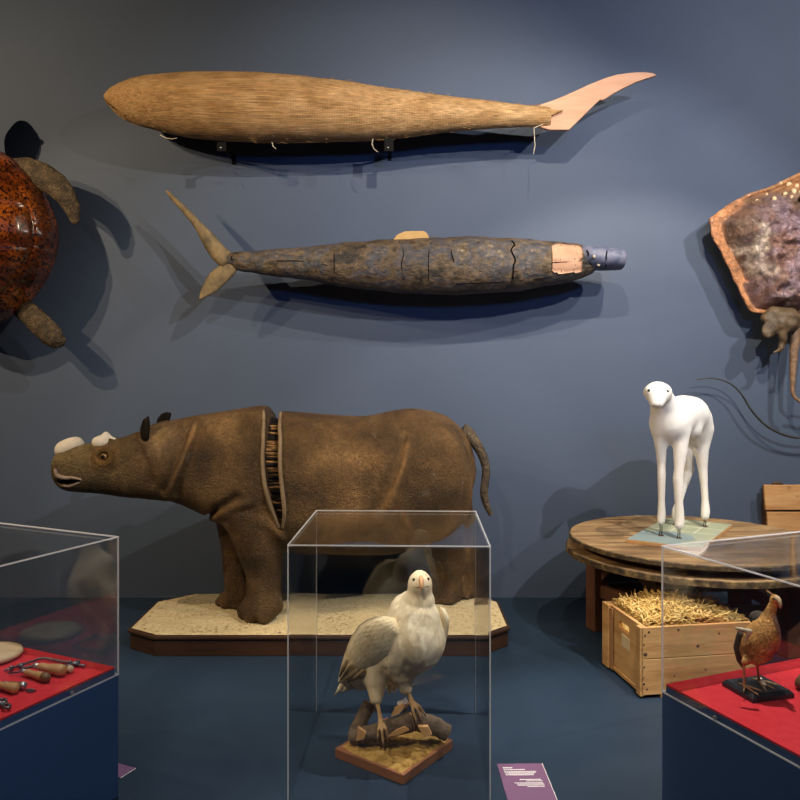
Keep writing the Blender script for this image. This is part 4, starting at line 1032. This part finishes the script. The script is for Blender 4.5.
for pts in (((391,717),(395,709),(403,704),(405,707),(399,714)),((388,737),(396,730),(405,727),(409,730),(399,735)),((418,727),(428,727),(432,735),(424,737)),((356,741),(358,728),(366,733),(364,739))):
    Y = 2.91 if pts[0][1] > 720 else 2.95
    mb.prism([W(x,y,Y) for x,y in pts], (0,.02,.0))
mb.build_each('split_wood', M['cutwood'], t, smooth=False)
MB().prism([W(x,y,2.965) for x,y in ((397,703.5),(406,698.5),(408,703),(399,707))], (0,.015,0)).build('white_splinter', M['white'], t, smooth=False)

e = thing('stuffed_eagle', W(392,740,2.97), 'white-feathered stuffed eagle facing forward, perched inside the clear floor case', 'bird')
fl = Field((-.36,2.72,.08), (.27,3.32,.76), .0065)
fl.ell(W(420,583,2.93), (.043,.052,.050), 0)
fl.chain([W(420,588,2.94),W(419,602,2.945),W(417,618,2.95),W(415,635,2.95)], [.043,.062,.090,.108], .03)
fl.ell(W(417,640,2.95), (.104,.105,.12), .04)
fl.chain([W(412,638,2.96),W(395,648,3.0),W(375,660,3.05),W(358,672,3.09)], [.105,.105,.088,.055], .05)
fl.cone(W(360,671,3.09), W(339,690,3.13), .05, .012, .03, flat=((.5,.6,.62),1.8))
fl.ell(W(405,612,2.99), (.06,.06,.07), .05)
fl.chain([W(379,663,3.00),W(376,680,2.98),W(376,698,2.96)], [.058,.046,.027], .045)      # feathered thighs
fl.chain([W(399,660,2.95),W(402,674,2.945),W(406,688,2.945)], [.060,.044,.026], .045)
v, f = fl.mesh(2)
d = np.array([noise.noise(V((p[0]*70,p[1]*70,p[2]*16))) for p in v]); ctr = np.array(W(405,640,2.98))
nn = v-ctr; nn /= np.linalg.norm(nn,axis=1)[:,None]; v = v+nn*(.0035*d)[:,None]
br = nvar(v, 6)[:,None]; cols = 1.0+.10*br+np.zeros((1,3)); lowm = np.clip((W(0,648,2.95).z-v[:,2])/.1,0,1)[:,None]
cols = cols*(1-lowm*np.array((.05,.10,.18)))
hm = np.exp(-np.linalg.norm(v-np.array(W(420,583,2.93)),axis=1)**2/.004)[:,None]; cols = cols*(1-hm*np.array((.0,.05,.10)))
obj('body', v, f, M['feather'], e, cols=np.clip(cols,0,1.2)); EV = v
mb = MB()
for x,y in ((413.8,579.5),(428.5,579)): mb.ball(hit(EV,x,y,1.3)+V((0,.003,0)), (.0065,.006,.0065), 12, 8)
mb.build_each('eye', M['black'], e)
bp = spline([tuple(W(421,577,2.888)),tuple(W(421.3,582,2.868)),tuple(W(421.5,587,2.858)),tuple(W(421.3,591,2.862))], 16)
MB().tube(bp, np.interp(np.linspace(0,1,16),[0,.35,.8,1],[.010,.0125,.008,.002]), 12, flat=(V((1,0,0)),.8)).build('beak', M['beak'], e)
mb = MB().tube(spline([tuple(hit(EV,x,y,1.3)) for x,y in ((412.5,586.5),(416,587.6),(420,588))],8), .0018, 5); mb.tube(spline([tuple(hit(EV,x,y,1.3)) for x,y in ((423,588),(427,587.6),(430,586.4))],8), .0018, 5)
mb.build_each('gape_line', M['claw'], e)
# folded wings: a shaped base with overlapping feathers laid over it
def wing(rows, Yf, name_tip, far=False):
    """rows: (upper px,py, lower px,py, Y) from shoulder to tip"""
    R = spline([(*r,) for r in rows], 40); v = []; f = []; k = 14
    def pt(i, u, out=0):
        x0,y0,x1,y1,Y = R[i]; b = math.sin(math.pi*min(1,max(0,u)))**.6; s = math.sin(math.pi*(.12+.88*i/39))**.5 if i < 39 else 0
        return W(lerp(x0,x1,u), lerp(y0,y1,u), Y-(.034*b*s)-out)
    for i in range(40):
        for j in range(k): v.append(pt(i, j/(k-1)))
    n0 = len(v); v += [V((p.x,p.y+.028*(1 if 0 < (n%k) < k-1 else .3),p.z)) for n,p in enumerate(v)]
    for i in range(39):
        for j in range(k-1):
            a = i*k+j; f.append((a,a+1,a+k+1,a+k)); f.append((n0+a,n0+a+k,n0+a+k+1,n0+a+1))
    bd = [j for j in range(k)]+[i*k+k-1 for i in range(1,40)]+[39*k+j for j in range(k-2,-1,-1)]+[i*k for i in range(38,0,-1)]
    for i in range(len(bd)): a, b = bd[i], bd[(i+1)%len(bd)]; f.append((a,n0+a,n0+b,b))
    nb = len(v); tint = [1.0]*nb
    rs = random.Random(3)
    for i in range(35, 2, -2):             # rows of feathers, the tip first so that each row overlaps the next
        m = 9
        for j in range(m):
            u = (j+.5*(i//2%2))/(m-.5)
            if u > .97: continue
            L = 9 if i > 16 else 6; tw = .07
            n1 = len(v); tt = rs.uniform(.86,1.06)*(.90 if u > .72 and i > 16 else 1)
            for s in range(6):
                w = tw*math.sin(math.pi*(.22+.74*s/5))**.7; ii = min(39, i+int(round(L*s/5)))
                lift = .0012+.0018*s/5-.0006*j/m
                for dv in (-w,-w*.4,w*.4,w): v.append(pt(ii, u+dv+.004*s, lift+(.0012 if abs(dv) < w*.9 else 0))); tint.append(tt*(1 if s < 5 else .92))
            for s in range(5):
                for z in range(3): a = n1+s*4+z; f.append((a,a+1,a+5,a+4))
    c3 = np.array(tint)[:,None]*np.array((1.0,.965,.89))
    return obj('wing', v, f, M['feather'], e, cols=c3)
wing([(397,620,403,634,2.90),(386,617,402,641,2.885),(374,619,398,650,2.89),(362,626,389,660,2.91),(353,638,377,669,2.95),(346,654,364,675,2.99),(341,669,351,679,3.03),(338,682,342,684,3.06)], 0, 'a')
wing([(440,608,446,611,2.97),(440,615,449,619,2.965),(440,624,448.5,630,2.97),(438,634,446,641,2.975),(435,644,441,650,2.985),(431,653,435.5,656,3.0),(427,658,428.5,660,3.01)], 0, 'b')
mb = MB()
for k, (a, b) in enumerate((((352,664),(340.5,680)),((358,669),(343,682)),((364,670),(347,682.5)),((372,668),(352,681)),((381,664),(360,679)),((347,660),(339.5,677)))):
    p0, p1 = W(*a,2.955-.004*k), W(*b,2.995-.004*k); mb.tube([p0, p0.lerp(p1,.5)+V((0,-.006,0)), p1], [.007,.009,.003], 8, flat=(V((0,1,0)),.3))
mb.build_each('flight_feather', M['featherdark'], e, label='brown flight feathers')
mb = MB()
for a, b, Y in (((352,678),(334.5,695),3.07),((357,681),(341,692),3.06),((362,680),(348,690),3.05),((368,684),(356,690),3.04),((392,676),(389,694),3.02),((395,676),(394,692),3.02)):
    p0, p1 = W(*a,Y), W(*b,Y+.03); mb.tube([p0,p0.lerp(p1,.5),p1], [.014,.016,.003], 8, flat=(V((0,1,0)),.35))
mb.build_each('tail_feather', M['feather'], e, cols=np.full((len(mb.v),3),.95))
def bird_foot(ankle, hub, toes, r, par, m, cm, back=None):
    fl = Field(tuple(np.min([tuple(p) for p in [ankle,hub]+[x for tt in toes for x in tt]],0)-.03), tuple(np.max([tuple(p) for p in [ankle,hub]+[x for tt in toes for x in tt]],0)+.03), r*.35)
    fl.chain([ankle, ankle.lerp(hub,.6), hub], [r*1.1, r*.95, r*1.25], r)
    for tt in toes: fl.chain([hub]+tt, [r*1.0]+[r*.72]*(len(tt)-1)+[r*.55], r*.6)
    v, f = fl.mesh(1); lg = obj('leg', v, f, m, par)
    mb = MB()
    for tt in toes:
        d = (tt[-1]-tt[-2]).normalized(); mb.tube([tt[-1]-d*r*.3, tt[-1]+d*r*1.1+V((0,0,-r*.3)), tt[-1]+d*r*1.9+V((0,0,-r*1.2))], [r*.55,r*.42,r*.08], 8)
    mb.build_each('claw', cm, lg)
bird_foot(W(376,696,2.96), W(381,721,2.915), [[W(378.5,729,2.895),W(378,736,2.895)],[W(382,731,2.885),W(383,741,2.88)],[W(386,729,2.89),W(387.5,736.5,2.895)],[W(380,725,2.94),W(377,728,2.955)]], .0085, e, M['birdleg'], M['claw'])
bird_foot(W(406,686,2.945), W(412,702,2.93), [[W(413,711,2.905),W(416,720,2.90)],[W(417,708,2.905),W(421,717,2.90)],[W(419,706,2.92),W(424,713,2.93)],[W(408,704,2.955),W(406,708,2.97)]], .0085, e, M['birdleg'], M['claw'])

# ------------------------------------------------------------------ things on the red felt, left case
def on(px, py, h=0): return onz(px, py, RZ+h)
d0 = onz(-11,650,RZ+.03); 
t = tag(MB().lathe(Fr((d0.x,d0.y,RZ+.0006),(1,.3,0)), [(.098,0),(.112,.005),(.116,.013),(.113,.020),(.102,.025)], 56).build('wooden_disc', M['palewood'], None, (d0.x,d0.y,RZ)), 'round pale wooden disc on red felt, at the left edge of the photo', 'disc')
ps = on(48,664); t = thing('fretsaw', (ps.x,ps.y,RZ), 'dark steel U-framed fretsaw lying on red felt', 'saw')
fr_ = [on(x,y,.009) for x,y in ((5,670.6),(11,668.2),(20,665.3),(31,661.6),(38,659.2),(41,658.5),(45,658.3),(49,658.8),(56,660.2),(66,662.2),(75,663.8))]
MB().tube(fr_, .0048, 8).build('frame', M['steel'], t)
MB().tube([on(x,y,.009) for x,y in ((77,664),(68,665.2),(60,666.5),(52,667.9))], .0035, 6).build('blade_rod', M['steel'], t)
mb = MB()
for x,y,r in ((75,663.6,.013),(78,662.6,.009),(70,662.9,.008),(21,665.4,.012),(11.5,668,.009)): mb.ball(on(x,y,.011), (r,r,.0095), 10, 8)
mb.tube([on(x,y,.010) for x,y in ((74,664),(80,665),(85,665.8))], .0045, 6)
mb.build_each('clamp_nut', M['steel'], t)
def tool(name, label, ha, hb, shaft, mh, rad, cap=None, capmat=None, ferr=True):
    a, b = on(*ha), on(*hb); a.z = b.z = RZ+rad*1.02+.0008
    d = (b-a); L = d.length; z = d.normalized(); x = V((0,0,1)); t = thing(name, a.lerp(b,.5)-V((0,0,rad)), label, 'hand tool', 'hand tools on the red felt')
    prof = [(.45,0),(.62,.04),(.72,.15),(.66,.30),(.78,.50),(1,.78),(.93,.92),(.6,.985),(.2,1)]
    F_ = Fr(a,x,z.cross(x),z)
    h = MB().lathe(F_, [(r*rad,k*L) for r,k in prof], 20).build('handle', mh, t)
    if cap:
        MB().lathe(F_, [(r*rad*1.03,k*L) for r,k in prof if k >= cap]+[(.1*rad,1.01*L)], 20).build('end_cap', capmat, t)
    if ferr: MB().lathe(F_, [(rad*.5,-.018),(rad*.52,.004)], 16).build('ferrule', M['bright'], t)
    s = on(*shaft); s.z = RZ+.006
    MB().tube([a-z*.01, s], [rad*.28, rad*.2], 8).build('shaft', M['steel'], t)
    return t
tool('graver', 'boxwood-handled graver, pale and longest of the tools on the red felt', (38,672.5), (65,677), (21,670.6), M['handle'], .0205)
tool('graver', 'dark-ended graver lying just in front of the pale boxwood one on red felt', (25,677), (49,683.5), (9,675), M['handle'], .0165, .70, M['handledark'])
tool('awl', 'small tool with pale round end, half hidden behind the pale boxwood graver', (58,670.2), (72.5,673.6), (52,670), M['handledark'], .0125, .78, M['palewood'])
tool('graver', 'boxwood graver at the left edge, beside the silver-capped tool', (-4,690), (17.5,694.5), (-22,686), M['handle'], .0175)
t = tool('awl', 'silver-capped tool behind the boxwood graver at the left edge', (8,688), (26,690.5), (-6,684), M['handledark'], .0135, .62, M['bright'])
t = thing('wire_loop', on(31,690.5), 'small dark wire loop on the red felt beside the silver-capped tool', 'wire')
MB().tube([on(x,y,.004) for x,y in ((26,690),(29,689.2),(33,689.6),(35.5,690.6),(33,691.8),(29,691.6),(26.5,690.6))], .0028, 6).build('loop', M['steel'], t)
t = thing('pliers', on(3,704), 'dark steel pliers with ring ends, at the lower left on red felt', 'pliers')
mb = MB()
for cx_,cy_,r in ((6.5,706,3.2),(3,701,3)): mb.tube([on(cx_+r*math.cos(a)*1.1,cy_+r*.62*math.sin(a),.012) for a in np.linspace(0,6.3,18)], .0048, 7)
mb.build_each('ring_handle', M['steel'], t)
MB().tube([on(3,705,.010),on(-6,701,.010),on(-18,696,.010)], [.006,.009,.005], 8).build('jaw', M['steel'], t)

# ------------------------------------------------------------------ small brown bird, right case
fl_ = [onz(718.5,688.5,RZ), onz(752.6,703.6,RZ), onz(794.6,698,RZ)]
fx = (fl_[2]-fl_[1]); fx.z = 0; q = Fr((fl_[1].x,fl_[1].y,RZ+.0006), fx); bw, bd_ = fx.length, .145
t = thing('black_bird_base', q(bw/2,bd_/2,0), 'square black board under the small brown bird, on red felt', 'mount base')
h = .024
MB().add([q(a,b,z) for z,i in ((0,0),(h*.55,0),(h,.011)) for a,b in ((i,i),(bw-i,i),(bw-i,bd_-i),(i,bd_-i))],
         [(3,2,1,0),(8,9,10,11)]+[(k*4+j,k*4+(j+1)%4,k*4+4+(j+1)%4,k*4+4+j) for k in (0,1) for j in range(4)]).build('board', M['blackboard'], t, smooth=False, bevel=.0015)
BZ = RZ+h+.0006; by = 2.45
b = thing('stuffed_brown_bird', q(bw/2,bd_/2,h), 'small stuffed brown wading bird with grey breast, on a black board in the right case', 'bird')
fl = Field((1.02,2.28,BZ-.004), (1.36,2.62,.86), .0042)
RB_ = Matrix.Rotation(math.radians(20),4,'Y')
fl.ell(W(757.5,643,by), (.047,.056,.064), 0, RB_)
fl.ell(W(764,632,by-.005), (.038,.045,.055), .03, Matrix.Rotation(math.radians(26),4,'Y'))
fl.ell(W(769,637,by-.01), (.029,.042,.050), .02)
fl.chain([W(766,624,by-.005),W(770.5,612,by-.01),W(774.5,602,by-.015)], [.030,.017,.0125], .02)
fl.ell(W(775.4,599,by-.02), (.0145,.019,.0145), .012)
fl.cone(W(748,650,by+.03), W(741,664,by+.05), .03, .008, .02)
fl.cone(W(752,655,by-.01), W(745,662,by-.02), .022, .012, .015).cone(W(764,655,by-.02), W(757.5,662,by-.03), .022, .012, .015)
v, f = fl.mesh(1)
v = v+np.random.RandomState(1).normal(0,.0006,v.shape)
g = np.clip(((v[:,0]-W(768,0,by).x)-(v[:,2]-W(0,630,by).z)*-.12)/.016+(v[:,1]-by)*4, 0, 1)[:,None]*(v[:,2:] < W(0,612,by).z)
nz_ = nvar(v, 30)[:,None]; c0 = np.array((.52,.29,.10))*(1+.6*nz_); c1 = np.array((.40,.36,.32))*(1+.35*nz_)
cols = c0*(1-g)+c1*g; dk = (v[:,2:] > W(0,604,by).z)*1.0; cols = cols*(1+.5*dk)
obj('body', v, f, M['brownbird'], b, cols=np.clip(cols,0,1)); BV = v
fl = Field((1.05,2.38,.68), (1.25,2.60,.84), .0042); fl.ell(W(758.5,618.5,by+.02), (.028,.036,.024), 0, Matrix.Rotation(math.radians(-22),4,'Y')); v,f = fl.mesh(1); obj('dark_wing', v, f, M['darkbird'], b)
fl = Field((.98,2.3,.5), (1.25,2.6,.78), .0042); fl.chain([W(741,634,by+.03),W(739.5,648,by+.045),W(741,660,by+.05),W(742,667,by+.055)], [.012,.018,.014,.004], .01, flat=((0,1,0),.7)); v,f = fl.mesh(1); obj('dark_tail', v, f, M['darkbird'], b)
fl = Field((1.0,2.25,.6), (1.25,2.5,.8), .0032); fl.chain([W(737,628.5,by-.055),W(743,630,by-.065),W(750,631.5,by-.07)], [.006,.0075,.008], .004).chain([W(750,631.5,by-.07),W(747.5,636,by-.072),W(745.5,641,by-.07)], [.0075,.006,.003], .004); v,f = fl.mesh(1)
obj('wing_stub', v, f, M['feather'], b, cols=np.full((len(v),3),.85))
MB().tube([W(776,597.5,by-.036),W(779,600,by-.05),W(780.5,604.5,by-.058),W(780.2,608.5,by-.06)], [.0085,.0075,.0055,.002], 10).build('beak', M['palewood'], b)
MB().ball(hit(BV,772.8,599.2,1.2)+V((0,.0008,0)), .0042, 10, 8).build_each('eye', M['black'], b)
def lp(px, py): return onz(px, py, BZ+.004)
hz = V((0,0,.003))
bird_foot(W(743.5,660,by-.02), lp(744.5,686)+hz, [[lp(750,689.5),lp(757,694)],[lp(744.6,688.5),lp(743.8,690.5)],[lp(753,688),lp(761,690.5)],[lp(741,684),lp(738,682.5)]], .0042, b, M['birdleg'], M['claw'])
bird_foot(W(756.8,660,by-.03), lp(759,681)+hz, [[lp(766,684),lp(774,688.5)],[lp(762,685),lp(766,690)],[lp(768,682),lp(777,684.5)],[lp(756,679.5),lp(753,678.5)]], .0042, b, M['birdleg'], M['claw'])
MB().prism([lp(758.5,681.5)+V((0,-.006,.004)),lp(764.5,686.5)+V((0,-.006,.002)),lp(765.5,685)+V((0,-.006,.006)),lp(760,679.5)+V((0,-.006,.010))], (0,.0015,0)).build('ring_tag', M['whitetag'], b, smooth=False)
# brown specimen only just entering the frame at the right edge
p = onz(807,690,RZ); fl = Field(tuple(p+V((-.07,-.07,-.0))), tuple(p+V((.07,.07,.09))), .004)
fl.ell(p+V((0,0,.026)), (.035,.03,.025), 0).ell(p+V((.02,.01,.045)), (.022,.02,.025), .015).ell(p+V((-.02,0,.018)), (.016,.018,.016), .01)
v,f = fl.mesh(1); v = v+.003*np.stack([nvar(v,40),nvar(v,40,3),nvar(v,40,6)],1); v[:,2] = np.maximum(v[:,2], RZ+.0006)
tag(obj('dried_specimen', v, f, M['handledark'], None, p), 'small knobbly brown specimen cut off by the right edge, on red felt', 'specimen')

# ------------------------------------------------------------------ floor labels
def floor_label(q, w, h, label, lines):
    t = thing('floor_label', q(w/2,h/2,0), label, 'label', 'purple floor labels')
    MB().box(q,(0,0,.0006),(w,h,.003)).build('card', M['purple'], t, smooth=False)
    rs = random.Random(2)
    for x0_, x1_, y, hh in lines:
        x = x0_; mb = MB()
        while x < x1_-.001:
            L = min(rs.uniform(.003,.009), x1_-x); mb.box(q,(x,y,.003),(x+L,y+hh,.0034)); x += L+.0011
        mb.build('text_line', M['white'], t, smooth=False, label='row of small white print')
    MB().box(q,(w,0,.0006),(w+.0022,h,.0032)).build('card_edge', M['card_edge'], t, smooth=False)
    return t
Y0 = EYE*F/(764.5-HY); xl_, xr_ = (495.5-400)*Y0/F, (540.5-400)*Y0/F
w = xr_-xl_; q = Fr((xl_+.012,Y0-.30,0),(1,.02,0)); hh = .30
mm = lambda yy: hh-(Y0-EYE*F/(yy-HY))
L1 = [(.018,.055,mm(769.2),.0075),(.019,.102,mm(771),.0055),(.019,.142,mm(772.8),.004),(.020,.138,mm(774),.004),(.021,.130,mm(775.2),.004),(.022,.128,mm(776.2),.004),
      (.068,.150,mm(781),.0055),(.090,.152,mm(782.3),.004),(.045,.152,mm(784.2),.004),(.052,.153,mm(785.4),.004),(.054,.153,mm(786.6),.004),(.088,.153,mm(788),.004)]
floor_label(q, w, hh, 'purple text card on the floor to the right of the eagle case', L1)
p0, p1 = onz(120.5,778.5,0), onz(135.5,768.8,0)
yv = (p1-p0).normalized(); q = Fr(p0-yv.cross(V((0,0,1)))*.20, yv.cross(V((0,0,1))), yv)
floor_label(q, .20, .078, 'purple card on the floor half hidden behind the left pedestal', [])

# ------------------------------------------------------------------ lights on the ceiling tracks, added fill lights, camera
def spot(loc, at, power, deg, col=(1,1,1), blend=.35, size=.018):
    l = bpy.data.lights.new('track_or_fill_spot', 'SPOT'); l.energy = power; l.spot_size = math.radians(deg); l.spot_blend = blend
    l.color = col; l.shadow_soft_size = size
    o = bpy.data.objects.new('track_or_fill_spot', l); COL.objects.link(o); o.location = loc
    o.rotation_euler = (V(at)-V(loc)).to_track_quat('-Z','Y').to_euler()
WARM, MID, COOL = (1,.75,.46), (1,.84,.62), (1,.95,.88)
spot((-3.9,2.4,3.9), (-1.6,5.1,2.1), 300, 108, WARM, .7)
spot((-4.3,1.5,3.75), (-.9,5.0,1.2), 260, 54, WARM)
spot((.7,2.6,3.9), (0,5.1,2.45), 235, 88, MID, .7)
spot((1.75,3.0,3.65), (1.6,4.7,.8), 240, 80, MID)
spot((3.3,2.6,3.85), (2.5,5.1,2.7), 270, 112, COOL, .7)
spot((1.2,-1.2,3.1), (.9,5.1,2.75), 240, 44, (.16,.38,1), .8, .25)  # added blue fill from the front, tints the shadows on the upper wall
spot((.1,.3,3.75), (1.2,2.45,.55), 150, 30, MID)  # added front fill to brighten the brown bird in the right case
spot((2.3,1.0,3.75), (.9,5.0,1.3), 400, 66, COOL)
spot((-.9,.9,3.75), (-.6,4.4,1.0), 150, 44, MID)
spot((-.5,.6,3.75), (0,3.0,.4), 270, 30, MID)
spot((-1.2,3.1,3.65), (-1.3,2.2,.4), 190, 64, COOL)
spot((1.2,3.1,3.65), (1.3,2.2,.4), 420, 62, COOL)
spot((.9,.3,3.65), (-1.3,2.3,.3), 190, 34, COOL)
w = bpy.data.worlds.new('dim_gallery'); SC.world = w; w.use_nodes = True
w.node_tree.nodes['Background'].inputs[0].default_value = (.30,.45,.9,1); w.node_tree.nodes['Background'].inputs[1].default_value = .006
l = bpy.data.lights.new('blue_fill', 'AREA'); l.shape = 'RECTANGLE'; l.size, l.size_y = 5, 2; l.energy = 9; l.color = (.16,.40,1)  # added weak blue fill that lifts the shadows, not a lamp of the room
o = bpy.data.objects.new('blue_fill', l); COL.objects.link(o); o.location = (1.5,-1.0,4.2); o.rotation_euler = (math.radians(50),0,0)

cam = bpy.data.cameras.new('camera'); co = bpy.data.objects.new('camera', cam); COL.objects.link(co)
co.location = (0,0,EYE); co.rotation_euler = (math.pi/2,0,0)
cam.sensor_width = 36; cam.lens = 36*F/800; cam.shift_y = (HY-400)/800; cam.clip_start = .05
SC.camera = co
SC.view_settings.view_transform = 'Standard'; SC.view_settings.look = 'None'; SC.view_settings.gamma = 1; SC.view_settings.exposure = 0
SC.view_settings.use_curve_mapping = False
SC.cycles.transparent_max_bounces = 40
SC.cycles.max_bounces = 8
